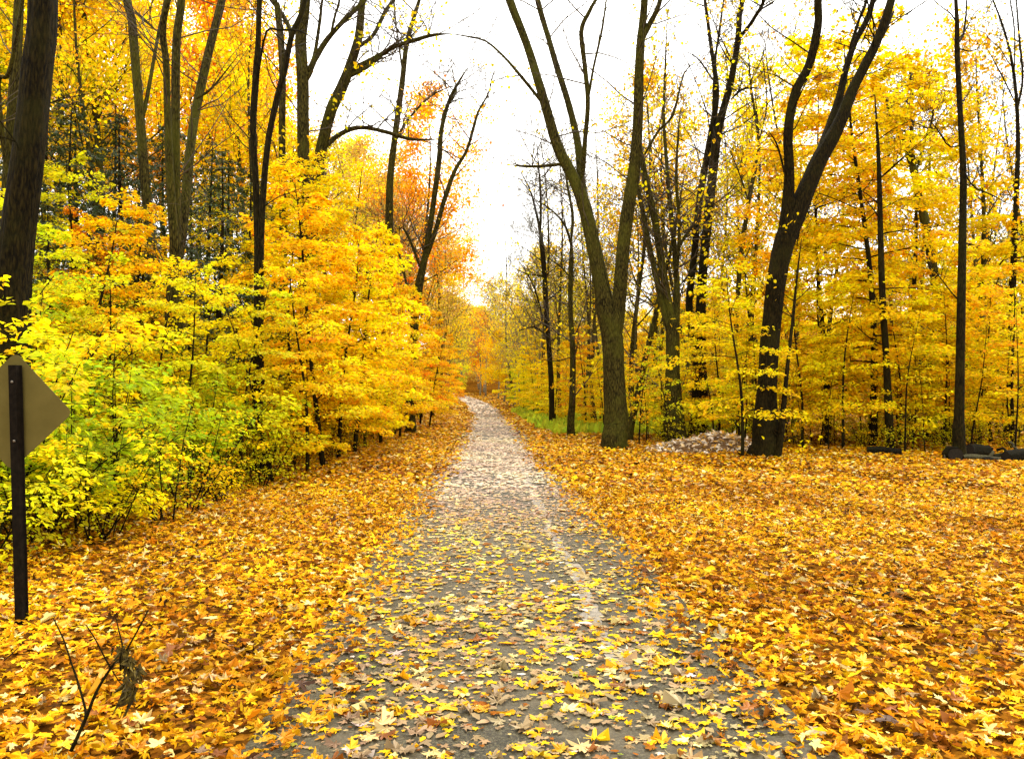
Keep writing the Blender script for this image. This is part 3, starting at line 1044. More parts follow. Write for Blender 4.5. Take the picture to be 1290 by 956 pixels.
wood_tree('arching_tree', 'leaning trunk with a long branch arched over the path and leaves on its tips', 25.0,
          [[(388, 520, 21), (392, 350, 19), (398, 250, 17), (405, 185, 15), (416, 138, 15), (431, 108, 14), (445, 74, 12), (453, 48, 11), (456, 15, 9), (457, -6, 8)],
           [(440, 92, 8), (455, 82, 7), (475, 72, 6), (495, 60, 5), (520, 52, 5), (545, 45, 4), (568, 43, 3)],
           [(438, 98, 7), (468, 80, 5), (488, 62, 4), (504, 50, 3)],
           [(411, 185, 7), (424, 172, 6), (445, 162, 6), (465, 162, 5), (490, 168, 5), (518, 176, 4), (550, 176, 3)],
           [(450, 60, 6), (470, 45, 5), (486, 15, 5), (500, -5, 4)]], M_BARK, twigs=9, seed=8, leaf=420, tint=T_YEL, twig_len=1.7)
wood_tree('slender_tree', 'tall slender straight tree with an upright bare top beside the arching branch', 30.0,
          [[(484, 505, 14), (486, 400, 13), (490, 300, 11), (492, 230, 9), (498, 175, 8), (506, 110, 7), (512, 55, 6), (522, 20, 5), (530, -6, 4)],
           [(497, 180, 4), (515, 150, 3), (545, 120, 2), (580, 105, 2)], [(508, 95, 3), (500, 40, 2), (496, 5, 2)]], M_BARK, twigs=12, seed=9, leaf=120, tint=T_GOLD)
wood_tree('split_tree', 'tree split low into two bare curving stems leaning out over the path', 32.0,
          [[(517, 510, 13), (520, 440, 12), (527, 370, 11), (536, 320, 8), (545, 260, 7), (553, 200, 7), (556, 165, 6), (566, 128, 5), (578, 104, 3), (590, 85, 2)],
           [(533, 335, 7), (547, 295, 6), (560, 250, 6), (573, 215, 5), (588, 190, 4), (597, 160, 4), (603, 140, 3), (615, 118, 2), (622, 90, 2)],
           [(556, 160, 4), (560, 140, 3), (575, 115, 2), (570, 95, 2)], [(532, 345, 4), (510, 290, 3), (496, 296, 2)],
           [(524, 405, 3), (505, 330, 3), (498, 300, 2)]], M_BARK, twigs=12, seed=10, leaf=60, tint=T_ORG, twig_len=2.0)

# right side of the path
wood_tree('path_side_tree', 'thin straight tree rooted in the green undergrowth, farther along the path', 38.0,
          [[(696, 537, 7), (694, 480, 7), (690, 420, 6), (686, 350, 6), (683, 310, 6), (680, 285, 5)],
           [(682, 300, 4), (676, 270, 3), (668, 240, 2), (655, 215, 2)], [(681, 290, 3), (681, 240, 3), (676, 180, 2)],
           [(684, 400, 2), (672, 360, 2), (655, 330, 2)], [(686, 420, 2), (672, 412, 2), (650, 418, 2)]], M_BARK_D, twigs=7, seed=11, leaf=420, tint=T_YEL, twig_len=2.6)
wood_tree('path_side_tree', 'thin tree with a Y fork standing where leaves meet green undergrowth', 30.0,
          [[(719, 548, 9), (721, 500, 8), (721, 440, 7), (718, 390, 6), (719, 330, 6), (720, 300, 6)],
           [(720, 312, 4), (712, 285, 3), (695, 265, 2), (672, 250, 2)], [(720, 300, 4), (721, 270, 4), (714, 230, 3), (708, 170, 2)],
           [(719, 350, 2), (705, 335, 2), (690, 325, 2)], [(720, 450, 1.5), (700, 455, 1.5), (676, 452, 1)]], M_BARK, twigs=7, seed=12, leaf=120, twig_len=2.4)
wood_tree('v_forked_tree', 'big rough barked tree split into a wide V just right of the path', 22.7,
          [[(776, 563, 30), (774, 520, 27), (772, 470, 26), (771, 425, 27), (766, 395, 24), (758, 350, 19), (748, 305, 18), (737, 262, 17), (722, 225, 15), (703, 188, 13), (690, 145, 12), (679, 105, 11), (664, 55, 10), (643, 0, 10)],
           [(774, 428, 20, 0), (779, 385, 18, -.1), (784, 335, 16.5, -.3), (790, 280, 16, -.4), (797, 228, 15, -.6), (802, 170, 13, -.8), (804, 110, 12, -1), (807, 60, 11, -1.2), (813, -2, 9, -1.4)],
           [(738, 262, 11, .1), (732, 225, 10, .3), (727, 180, 9, .5), (715, 128, 8, .7), (702, 85, 8, .9), (692, 50, 7, 1.1), (677, -2, 7, 1.4)],
           [(733, 232, 7, 0), (737, 180, 6, -.5), (741, 130, 6, -.8), (737, 85, 6, -1), (732, 40, 6, -1.1), (742, 15, 5, -1.2), (753, -4, 4, -1.3)],
           [(741, 125, 4, -.8), (748, 85, 3, -1.0), (758, 40, 3, -1.2), (764, -2, 2, -1.3)],
           [(806, 55, 7, -1.2), (818, 30, 7, -1.4), (832, -3, 6, -1.6)],
           [(716, 206, 4, 0), (698, 208, 4, .1), (680, 210, 3.5), (660, 210, 3), (643, 208, 2.5)],
           [(687, 135, 5, 0), (672, 116, 4, .1), (655, 95, 4), (635, 72, 3), (612, 52, 2.5), (588, 46, 2), (567, 43, 1.5)],
           [(812, 195, 4, -.8), (830, 165, 3, -.8), (848, 145, 3, -1), (862, 92, 2, -1.2), (884, 74, 1.5, -1.4)]], M_BARK, twigs=9, seed=13, leaf=150, tint=T_YEL, twig_len=2.4, sides=34, leafsize=.1, flare=1.18)
wood_tree('clump_tree', 'tree with a broad low base dividing into a spray of slim stems', 24.6,
          [[(852, 556, 26), (851, 520, 20), (849, 470, 18), (848, 425, 17), (843, 390, 11), (833, 330, 9), (824, 275, 9), (813, 225, 8), (807, 190, 6), (800, 150, 4)],
           [(846, 430, 9), (832, 375, 7), (818, 310, 7), (808, 255, 6), (801, 225, 5), (795, 180, 3)],
           [(850, 430, 10), (853, 375, 8), (851, 325, 7), (845, 265, 6), (840, 210, 5), (836, 150, 4), (838, 95, 3), (840, 30, 2)],
           [(852, 350, 5), (856, 290, 4), (852, 235, 4), (853, 190, 3), (858, 130, 2)],
           [(851, 320, 4), (862, 300, 4), (872, 285, 3), (880, 262, 2)]], M_BARK, twigs=11, seed=14, leaf=520, tint=T_YEL, twig_len=2.2)
wood_tree('leaning_pole_tree', 'slim leaning trunk between the V fork and the spray of stems', 26.5,
          [[(793, 553, 8), (800, 515, 7), (808, 475, 7), (817, 435, 7), (826, 395, 6), (836, 350, 5), (850, 290, 4), (862, 220, 3)]], M_BARK, twigs=14, seed=15, twig_len=1.8, leaf=60)
wood_tree('twin_tree', 'pair of close tall stems with a high bare fork, behind the mound', 27.0,
          [[(880, 540, 22), (880, 470, 18), (882, 400, 13), (886, 340, 12), (892, 280, 12), (898, 225, 12), (902, 180, 12), (908, 148, 10), (918, 112, 9), (925, 80, 8), (930, 50, 8), (932, 20, 7), (936, -4, 6)],
           [(876, 450, 11, .3), (868, 385, 9, .5), (874, 320, 9, .5), (881, 255, 9, .5), (890, 205, 9, .4), (899, 150, 8, .3), (902, 110, 7, .5), (896, 60, 5, .8), (888, -3, 4, 1)],
           [(930, 50, 6), (942, 35, 5), (952, 20, 5), (964, -3, 4)],
           [(921, 125, 3), (938, 112, 3), (962, 112, 2)], [(901, 105, 3), (880, 75, 2), (865, 66, 2)],
           [(897, 215, 3), (900, 90, 3), (906, 40, 3), (912, -3, 2)], [(880, 330, 3), (868, 345, 3), (852, 366, 2)]], M_BARK_D, twigs=9, seed=16, leaf=520, tint=T_YEL, twig_len=2.6)
wood_tree('wispy_tree', 'thin grey leaning tree alone against the sky between larger trunks', 36.0,
          [[(926, 540, 8), (927, 440, 7), (929, 370, 6), (936, 300, 6), (945, 245, 5), (953, 205, 5), (956, 175, 4), (946, 110, 3), (942, 50, 2)],
           [(943, 255, 2), (930, 215, 2), (915, 180, 1.5)], [(956, 180, 2), (966, 130, 2), (960, 70, 1.5)]], M_BARK, twigs=10, seed=17, leaf=60)
wood_tree('s_curved_tree', 'great dark leaning tree with an S-curved limb, rooted at the mound', 19.2,
          [[(960, 574, 33), (963, 540, 28), (967, 490, 25), (971, 440, 24), (976, 390, 24), (982, 340, 25), (990, 300, 27), (1002, 268, 25), (1014, 238, 23), (1030, 202, 21), (1048, 172, 19), (1062, 145, 16), (1074, 115, 14), (1088, 88, 13), (1106, 52, 12), (1124, -3, 11)],
           [(989, 300, 20, 0), (993, 262, 17, -.1), (995, 215, 13, -.3), (993, 165, 12, -.5), (1001, 118, 12, -.6), (1018, 84, 11, -.7), (1027, 50, 11, -.8), (1031, 25, 10, -.9), (1031, -3, 10, -1)],
           [(1030, 202, 14, .2), (1045, 160, 12, .5), (1058, 122, 10, .7), (1066, 88, 9, .8), (1077, 55, 8, 1), (1092, 25, 8, 1.1), (1100, -3, 7, 1.2)],
           [(1070, 62, 4), (1082, 25, 4), (1092, -3, 4)], [(1074, 108, 8), (1094, 70, 8), (1112, 45, 7), (1126, 15, 7)],
           [(991, 230, 3, -.3), (980, 185, 2.5, -.5), (968, 165, 2, -.8)], [(1012, 255, 5, .6), (1004, 310, 4, .8)]], M_BARK_D, twigs=6, seed=18, leaf=240, tint=T_GOLD, twig_len=2.0, sides=32, flare=1.2)
wood_tree('pole_tree', 'slim upright trunk inside the tall yellow maple', 21.5,
          [[(1121, 577, 11), (1120, 520, 10), (1117, 450, 9), (1113, 390, 9), (1110, 320, 8), (1108, 250, 7), (1106, 190, 5), (1102, 120, 4)]], M_BARK_D, twigs=8, seed=19, leaf=200, tint=T_GOLD, twig_len=1.6)
wood_tree('bent_tree', 'bent brown trunk leaning left, forked at the top in yellow leaves', 26.0,
          [[(1201, 556, 15), (1198, 500, 14), (1191, 440, 13), (1183, 390, 12), (1172, 320, 12), (1163, 270, 12), (1153, 220, 11), (1143, 190, 8), (1130, 160, 7), (1117, 130, 6), (1108, 110, 5)],
           [(1153, 220, 7), (1149, 190, 6), (1149, 155, 5), (1148, 110, 4), (1144, 60, 3)],
           [(1155, 215, 4), (1163, 185, 4), (1172, 160, 3), (1180, 120, 2)], [(1150, 215, 3), (1140, 190, 3), (1118, 170, 2)]], M_BARK, twigs=8, seed=20, leaf=420, tint=T_YEL, twig_len=1.8)
wood_tree('straight_pole_tree', 'tall straight dark pole of a tree rising beside the cut logs', 18.8,
          [[(1208, 578, 17), (1209, 520, 14), (1210, 440, 12), (1211, 360, 11), (1212, 290, 10), (1213, 220, 9), (1211, 170, 8), (1208, 110, 7), (1206, 60, 7), (1206, 30, 6), (1204, -3, 5)],
           [(1207, 55, 3), (1214, 40, 3), (1217, -3, 2)], [(1212, 182, 3), (1196, 185, 2), (1182, 165, 2), (1170, 150, 1.5)],
           [(1213, 212, 2.5), (1226, 235, 2), (1248, 245, 2), (1272, 258, 1.5)], [(1211, 130, 1.5), (1222, 115, 1.5), (1228, 100, 1)]], M_BARK_D, twigs=7, seed=21, twig_len=1.6)
wood_tree('right_edge_tree', 'slim dark tree with a bare forked top beyond the log pile', 27.0,
          [[(1270, 560, 11), (1273, 450, 10), (1276, 380, 9), (1279, 300, 8), (1281, 240, 7), (1282, 180, 6), (1280, 125, 5), (1274, 75, 4), (1264, 35, 3), (1250, -3, 2)],
           [(1281, 140, 4), (1288, 100, 3), (1284, 50, 3), (1280, -3, 2)], [(1278, 95, 2), (1278, 40, 2), (1272, -3, 2)], [(1279, 130, 2), (1262, 95, 2), (1240, 55, 1.5)]], M_BARK_D, twigs=10, seed=22, leaf=80, tint=T_GOLD)
wood_tree('sapling_pole', 'thin dark sapling leaning out from the foot of the S-curved tree', 18.9,
          [[(979, 574, 8), (986, 520, 6), (992, 460, 5), (999, 400, 4), (1004, 350, 3), (1010, 300, 2)]], M_BARK_D, twigs=10, seed=23, twig_len=.9, leaf=160, tint=T_YEL, leafsize=.09)

# ------------------------------------------------------------------ woods on either side
r = np.random.default_rng(77)


def spread(n, fx, fy, gap, ok, tries=6000):
    out = []
    for _ in range(tries):
        if len(out) >= n:
            break
        y = fy(r)
        u = fx(r, y)
        x = u + float(xc(y))
        if not ok(x, y, u):
            continue
        if all((x - a) ** 2 + (y - b) ** 2 > (gap * (0.7 + y * 0.02)) ** 2 for a, b, _ in out):
            out.append((x, y, u))
    return out


def in_view(x, y, m=90):
    return -m < px_of(x, y) < 1290 + m


# -- left bank: shrubs
for x, y, u in spread(74, lambda q, y: q.uniform(-13, -4.5), lambda q: 7.6 + 38 * q.uniform(0, 1) ** 1.5, 1.05, lambda x, y, u: in_view(x, y) and not (y < 9.2 and x > -4.9)):
    p = px_of(x, y)
    k = r.uniform()
    if p < 300:
        tint, word = [(T_LIME, 'lime green'), (T_YG, 'yellow-green'), (T_YEL, 'yellow'), (T_ORG, 'orange'), (T_GOLD, 'golden')][int(np.searchsorted([.36, .68, .86, .90, 1], k))]
    else:
        tint, word = [(T_YG, 'yellow-green'), (T_YEL, 'yellow'), (T_GOLD, 'golden'), (T_ORG, 'orange')][int(np.searchsorted([.22, .5, .85, 1], k))]
    place(SHRUBS[r.integers(0, 5)], 'shrub', x, y, r.uniform(.75, 1.2), tint, f'{word} leafy shrub in the thicket on the left bank', 'shrub', f'{word} shrubs of the left bank', tilt=.06, rng=r)
for (x, y, s_, tint, word) in ((-4.6, 6.6, .62, T_YG, 'yellow-green'), (-5.0, 7.3, .9, T_YG, 'yellow-green'), (-4.9, 8.6, .85, T_LIME, 'lime green'), (-4.3, 8.2, .6, T_YEL, 'yellow'), (-5.6, 8.3, 1.05, T_YG, 'yellow-green'), (-5.2, 9.8, 1.0, T_LIME, 'lime green'), (-5.0, 11.5, .9, T_LIME, 'lime green'), (-6.2, 9.6, 1.2, T_YEL, 'yellow')):
    place(SHRUBS[r.integers(0, 5)], 'shrub', x, y, s_, tint, f'{word} leafy shrub close behind the road sign', 'shrub', f'{word} shrubs behind the road sign', tilt=.05, rng=r)
# -- thin twiggy shrubs along the foot of the bank
for x, y, u in spread(52, lambda q, y: q.uniform(-5.8, -3.9), lambda q: q.uniform(7.5, 30), .7, lambda x, y, u: in_view(x, y) and not (y < 8 and x > -4.3)):
    place(SPARSE[r.integers(0, 3)], 'thin_shrub', x, y, r.uniform(.45, .85), T_YG if r.uniform() < .6 else T_GOLD, 'thin twiggy shrub at the foot of the left bank', 'shrub', 'thin shrubs at the foot of the bank', tilt=.12, rng=r)
# -- row of golden understory maples that leans to the path
for (px, d, h, tint, word) in ((368, 17.5, 5.4, T_YEL, 'yellow'), (405, 17, 6.4, T_GOLD, 'golden'), (448, 21, 6.3, T_YEL, 'yellow'), (430, 26, 7.2, T_GOLD, 'golden'), (478, 25, 6.0, T_GOLD, 'golden'),
                               (497, 31, 6.2, T_YEL, 'yellow'), (512, 36, 6.4, T_ORG, 'orange'), (530, 42, 6.2, T_GOLD, 'golden'), (545, 50, 6.3, T_ORG, 'orange'), (556, 60, 6.2, T_GOLD, 'golden'), (562, 72, 6.2, T_ORG, 'orange'), (470, 38, 7, T_YEL, 'yellow')):
    x = (px - 645) / F * d
    place(MAPLES[r.integers(0, 4)], 'understory_maple', x, d, h / 6.6, tint, f'{word} understory maple leaning over the left of the path', 'tree', f'{word} maples along the left edge of the path', tilt=.05, rng=r)
# -- understory farther up the bank
for x, y, u in spread(24, lambda q, y: q.uniform(-24, -7), lambda q: q.uniform(12, 50), 2.3, lambda x, y, u: in_view(x, y) and px_of(x, y) < 480):
    p = px_of(x, y)
    k = r.uniform()
    tint, word = [(T_YG, 'yellow-green'), (T_YEL, 'yellow'), (T_GOLD, 'golden'), (T_ORG, 'orange')][int(np.searchsorted([.32, .66, .96, 1], k))]
    place(THIN[r.integers(0, 3)], 'bank_maple', x, y, r.uniform(.5, .95), tint, f'{word} young maple up on the left bank', 'tree', f'{word} young maples on the left bank', tilt=.05, rng=r)
for (px, d, h, tint, word) in ((70, 13, 4.0, T_YG, 'yellow-green'), (110, 14.5, 4.4, T_GOLD, 'golden'), (150, 12.5, 3.4, T_YG, 'yellow-green'), (190, 14, 3.6, T_YEL, 'yellow'), (235, 13, 3.3, T_YG, 'yellow-green'), (262, 14.6, 4.0, T_YEL, 'yellow'), (300, 13.5, 3.4, T_YG, 'yellow-green'), (345, 14.2, 3.6, T_YEL, 'yellow'),
                               (390, 15.5, 4.4, T_YEL, 'yellow'), (425, 19, 5.2, T_GOLD, 'golden'), (462, 23, 5.0, T_YEL, 'yellow'), (380, 22, 6.2, T_GOLD, 'golden'), (505, 28, 4.8, T_GOLD, 'golden'), (540, 38, 4.6, T_GOLD, 'golden'), (160, 18, 4.6, T_GOLD, 'golden'), (60, 19, 5.0, T_YEL, 'yellow')):
    place((THIN + MAPLES[:1])[r.integers(0, 4)] if px < 360 else MAPLES[r.integers(0, 4)], 'bank_maple', (px - 645) / F * d, d, h / 6.6, tint, f'{word} young maple up on the left bank', 'tree', f'{word} young maples on the left bank', tilt=.1, rng=r)
for (px, d, s_, tint, word) in ((385, 21, .66, T_YEL, 'yellow'), (352, 26, .74, T_YEL, 'yellow')):
    place(BIGMAPLES[r.integers(0, 2)], 'tall_bank_maple', (px - 645) / F * d, d, s_, tint, f'tall {word} layered maple among the trunks of the left bank', 'tree', 'tall layered maples of the left bank', tilt=.04, rng=r)
place(MAPLES[1], 'bank_maple', -9.2, 17.5, .60, T_ORG, 'vivid orange young maple in front of the dark hemlocks', 'tree', None, rng=r)
# -- hemlocks
for (px, d, s) in ((52, 23, .75), (95, 24, .8), (140, 26, .85), (172, 24, .75), (205, 28, .85), (262, 24, .8), (285, 27, .85), (318, 29, .8), (350, 30, .75), (15, 26, .8), (240, 33, .9), (110, 17.5, .42), (175, 18, .45), (240, 18.2, .42), (295, 17.6, .40), (60, 16.5, .40), (345, 20, .45), (90, 20, .7), (150, 20.5, .72), (215, 21, .75), (275, 20, .7), (20, 20, .7), (310, 22, .75), (0, 42, .85), (50, 46, .9), (95, 40, .85), (135, 50, .9), (180, 44, .85), (225, 52, .95), (270, 46, .85), (315, 50, .85)):
    place(HEMLOCKS[r.integers(0, 3)], 'hemlock', (px - 645) / F * d, d, s, T_HEM, ('low dark green hemlock' if s < .6 else 'middling dark green hemlock' if s < .8 else 'dark green hemlock' if s < 1.2 else 'tall dark hemlock') + ' on the left bank', 'tree', 'hemlocks on the left bank', rng=r)
# -- tall golden trees
for (px, d, s, tint, word) in ((-20, 27, .95, T_YG, 'yellow-green'), (60, 30, 1.0, T_GOLD, 'golden'), (125, 29, 1.0, T_YEL, 'yellow'), (100, 42, 1.15, T_GOLD, 'golden'), (165, 38, 1.05, T_GOLD, 'golden'), (200, 46, 1.2, T_YEL, 'yellow'),
                               (250, 36, .95, T_ORG, 'orange'), (290, 42, 1.05, T_GOLD, 'golden'), (310, 33, .8, T_YEL, 'yellow'), (345, 50, 1.15, T_ORG, 'orange'), (30, 50, 1.2, T_YEL, 'yellow'), (-10, 38, 1.1, T_GOLD, 'golden'),
                               (400, 45, .80, T_YEL, 'yellow'), (430, 55, .92, T_YG, 'yellow-green'), (462, 60, 1.05, T_GOLD, 'golden'), (500, 66, 1.12, T_BRN, 'brownish gold'), (528, 50, 1.12, T_ORG, 'orange'), (545, 78, 1.15, T_BRN, 'brownish gold'), (565, 92, 1.15, T_GOLD, 'golden'), (480, 78, 1.2, T_GOLD, 'golden'), (577, 110, 1.15, T_ORG, 'orange')):
    place(TALLS[r.integers(0, 4)], 'tall_tree', (px - 645) / F * d, d, s, tint, f'tall {word} leafed tree on the left hillside', 'tree', f'tall {word} trees of the left hillside', rng=r)
for (px, d, s) in ((120, 24, .8), (300, 30, .9), (415, 36, .75), (445, 42, .8), (470, 48, .8), (505, 44, .75), (548, 52, .72), (570, 66, .7)):
    place(LOOSE[r.integers(0, 3)], 'open_tree', (px - 645) / F * d, d, s, T_GOLD if r.uniform() < .5 else T_BRN, 'open twiggy tree with thin leaf on the left hillside', 'tree', 'open trees on the left hillside', rng=r)

# -- far end of the path
for (px, d, s, tint, word) in ((600, 105, .62, T_GOLD, 'golden'), (622, 92, .55, T_YEL, 'yellow'), (585, 125, .80, T_ORG, 'orange'), (640, 110, .62, T_YEL, 'yellow'), (665, 85, .48, T_YG, 'yellow-green'), (700, 100, .6, T_YEL, 'yellow'),
                               (735, 88, .5, T_OLIVE, 'olive'), (760, 110, .62, T_YG, 'yellow-green'), (800, 95, .55, T_GOLD, 'golden'), (610, 140, .8, T_YG, 'yellow-green'), (680, 135, .72, T_GOLD, 'golden'), (830, 120, .7, T_OLIVE, 'olive')):
    place(FAR[r.integers(0, 3)], 'far_tree', (px - 645) / F * d, d, s, tint, f'{word} tree of the far wood', 'tree', f'{word} trees past the bend', rng=r)
for (px, d, s) in ((612, 120, 1.1), (640, 96, .9), (660, 120, 1.1), (690, 90, .85), (650, 75, .72), (720, 80, .8), (705, 130, 1.2), (785, 120, 1.1)):
    place(BARE_HAZE[r.integers(0, 2)], 'bare_tree', (px - 645) / F * d, d, s, T_YEL, 'thin twiggy tree far off', 'tree', 'bare trees past the bend', rng=r)
for (px, d, s, tint, word) in ((604, 76, .62, T_HEM, 'dark hemlock'), (617, 82, .75, T_HEM, 'dark hemlock')):
    place(HEMLOCKS[0], 'hemlock', (px - 645) / F * d, d, s, T_HEM, 'small dark hemlock at the bend of the path', 'tree', 'hemlocks at the bend', rng=r)
for (px, d, h, tint, word) in ((628, 66, 3.4, T_YG, 'yellow-green'), (648, 58, 3.6, T_YG, 'yellow-green'), (664, 52, 3.8, T_LIME, 'lime green'), (676, 60, 5.5, T_YEL, 'yellow'), (704, 50, 4.6, T_YEL, 'yellow'), (735, 42, 4.6, T_ORG, 'orange'), (722, 54, 5.2, T_GOLD, 'golden'),
                               (748, 46, 4.4, T_GOLD, 'golden'), (800, 40, 4.2, T_YEL, 'yellow'), (815, 46, 5.2, T_GOLD, 'golden'), (838, 38, 4.4, T_YG, 'yellow-green'), (690, 66, 5.5, T_YG, 'yellow-green'), (770, 60, 5, T_YG, 'yellow-green'), (612, 70, 4.2, T_LIME, 'lime green'), (592, 88, 7, T_ORG, 'orange'), (690, 46, 3.6, T_YEL, 'yellow'), (712, 44, 4.2, T_YEL, 'yellow'), (660, 64, 5, T_YEL, 'yellow'), (755, 38, 3.6, T_YEL, 'yellow'), (700, 40, 4.4, T_YEL, 'yellow'), (738, 35, 4.6, T_GOLD, 'golden'), (672, 50, 5.2, T_YEL, 'yellow'), (652, 56, 5.4, T_YEL, 'yellow'), (760, 33, 3.4, T_YEL, 'yellow'), (705, 58, 6.5, T_YEL, 'yellow'), (640, 74, 5.5, T_YG, 'yellow-green'), (625, 80, 6.5, T_YEL, 'yellow'), (730, 66, 6.5, T_YEL, 'yellow'), (785, 44, 4.8, T_YEL, 'yellow')):
    place(MAPLES[r.integers(0, 4)], 'young_maple', (px - 645) / F * d, d, h / 6.6, tint, f'{word} young maple in the open wood', 'tree', f'{word} young maples beyond the V-forked tree', rng=r)
for i in range(64):
    d = r.uniform(105, 230)
    px = r.uniform(560, 1000)
    tint, word = [(T_YEL, 'yellow'), (T_YG, 'yellow-green'), (T_GOLD, 'golden'), (T_YEL, 'yellow'), (T_BRN, 'brownish')][r.integers(0, 5)]
    place(FAR[r.integers(0, 3)], 'far_tree', (px - 645) / F * d, d, r.uniform(.6, .95), tint, f'{word} tree of the far wood', 'tree', f'{word} trees past the bend', rng=r)
for i in range(40):
    d = r.uniform(62, 120)
    px = r.uniform(600, 900)
    if abs((px - 645) / F * d - float(xc(d))) < 3.5:
        continue
    tint, word = [(T_YEL, 'yellow'), (T_YG, 'yellow-green'), (T_GOLD, 'golden'), (T_LIME, 'lime green')][r.integers(0, 4)]
    place(MAPLES[r.integers(0, 4)], 'young_maple', (px - 645) / F * d, d, r.uniform(.55, .95), tint, f'{word} young maple in the open wood', 'tree', f'{word} young maples beyond the V-forked tree', rng=r)
# slim trunks in the open wood
for i, (px, d) in enumerate(((596, 78), (605, 74), (643, 62), (640, 66), (663, 58), (655, 70), (735, 40), (752, 36), (764, 44), (742, 60), (812, 34), (830, 50), (710, 62), (672, 72), (783, 52), (862, 46), (905, 44))):
    place(BARE[i % 3] if d < 50 else BARE_HAZE[i % 2], 'slim_tree', (px - 645) / F * d, d, r.uniform(.6, .85), T_YEL, 'slim nearly bare tree in the open wood', 'tree', 'slim trees of the open wood', rng=r)

for (px, d, s) in ((668, 44, .98), (690, 52, 1.12), (646, 62, 1.05), (752, 42, 1.0), (630, 80, 1.1), (905, 50, 1.2), (985, 48, 1.15), (820, 48, 1.15), (1235, 42, 1.1), (590, 70, 1.1)):
    place(GREY[r.integers(0, 2)], 'leafless_tree', (px - 645) / F * d, d, s, T_YEL, 'tall leafless tree with fine bare twigs against the sky', 'tree', 'tall leafless trees', rng=r)

# -- right side
BM = 'tall layered yellow maple'
place(BIGMAPLES[0], 'yellow_maple', *P(1104, 570, 23.5)[:2], 1.08, T_YEL, 'tallest layered yellow maple, behind the S-curved tree', 'tree', None, rng=r)
place(BIGMAPLES[1], 'yellow_maple', *P(1040, 570, 27)[:2], 1.0, T_GOLD, 'golden layered maple seen through the fork of the S-curved tree', 'tree', None, rng=r)
place(BIGMAPLES[1], 'yellow_maple', *P(1150, 570, 29)[:2], 1.12, T_YEL, 'yellow layered maple behind the bent brown trunk', 'tree', None, rng=r)
place(THIN[1], 'mound_maple', *P(936, 560, 18.8)[:2], .74, T_YEL, 'airy yellow maple rooted beside the mound, leaves across the S-curved trunk', 'tree', None, rng=r)
place(TALLS[1], 'golden_crowned_tree', *P(955, 560, 40)[:2], 1.0, T_YEL, 'tall golden crowned tree rising between the paired stems and the S-curved tree', 'tree', None, rng=r)
for (px, d, s_) in ((872, 29, .42), (905, 31, .45), (1130, 29, .45), (1168, 31, .5), (1228, 29, .48)):
    place(HEMLOCKS[r.integers(0, 3)], 'hemlock', (px - 645) / F * d, d, s_, T_HEM, 'small dark hemlock among the yellow maples', 'tree', 'hemlocks among the yellow maples', rng=r)
for (px, d, h, tint, word) in ((905, 25, 4.6, T_YEL, 'yellow'), (930, 23.5, 3.6, T_YG, 'yellow-green'), (880, 30, 5.4, T_GOLD, 'golden'), (1010, 22.5, 4.6, T_YEL, 'yellow'), (1060, 22, 4.8, T_YEL, 'yellow'), (1135, 23, 4.6, T_GOLD, 'golden'),
                               (1165, 25, 5.6, T_YEL, 'yellow'), (1235, 24, 5.2, T_YEL, 'yellow'), (1275, 22.5, 5.4, T_GOLD, 'golden'), (1255, 29, 7.4, T_YEL, 'yellow'), (1300, 27, 7.2, T_YEL, 'yellow'), (1215, 31, 7.2, T_GOLD, 'golden'), (945, 34, 6.2, T_GOLD, 'golden'), (910, 40, 6.5, T_YEL, 'yellow'), (1280, 38, 9, T_GOLD, 'golden'), (1040, 24.5, 6.5, T_YEL, 'yellow'), (1190, 22.5, 4.4, T_YEL, 'yellow'), (1250, 25.5, 6.2, T_YEL, 'yellow'), (960, 23.5, 4.2, T_YEL, 'yellow'), (890, 27, 4.6, T_YEL, 'yellow'), (1150, 34, 8, T_YEL, 'yellow')):
    place((MAPLES + THIN + THIN[:1])[r.integers(0, 8)], 'wood_edge_maple', (px - 645) / F * d, d, h / 6.6, tint, f'{word} layered maple past the right-hand clearing', 'tree', f'{word} maples behind the clearing', tilt=.04, rng=r)
for x, y, u in spread(60, lambda q, y: q.uniform(4.2, 17), lambda q: q.uniform(20.2, 30), .62, lambda x, y, u: 780 < px_of(x, y) < 1300 and (y > 20.2 + (2.2 if px_of(x, y) < 1000 else 0))):
    k = r.uniform()
    place(SAPLINGS[r.integers(0, 4)], 'sapling', x, y, r.uniform(.65, 1.1), [T_YEL, T_YG, T_GOLD][int(np.searchsorted([.5, .8, 1], k))], 'thin dark stemmed sapling with sparse yellow leaves', 'sapling', 'saplings behind the clearing', tilt=.06, rng=r)
for x, y, u in spread(44, lambda q, y: q.uniform(3.6, 16), lambda q: q.uniform(20.4, 32), .8, lambda x, y, u: 745 < px_of(x, y) < 1300 and (y > 21 + (2.4 if px_of(x, y) < 1000 else 0))):
    place(SPARSE[r.integers(0, 3)], 'wood_edge_shrub', x, y, r.uniform(.4, .75), T_YG if r.uniform() < .55 else T_YEL, 'low yellowish shrub under the maples', 'shrub', 'low shrubs behind the clearing', tilt=.1, rng=r)
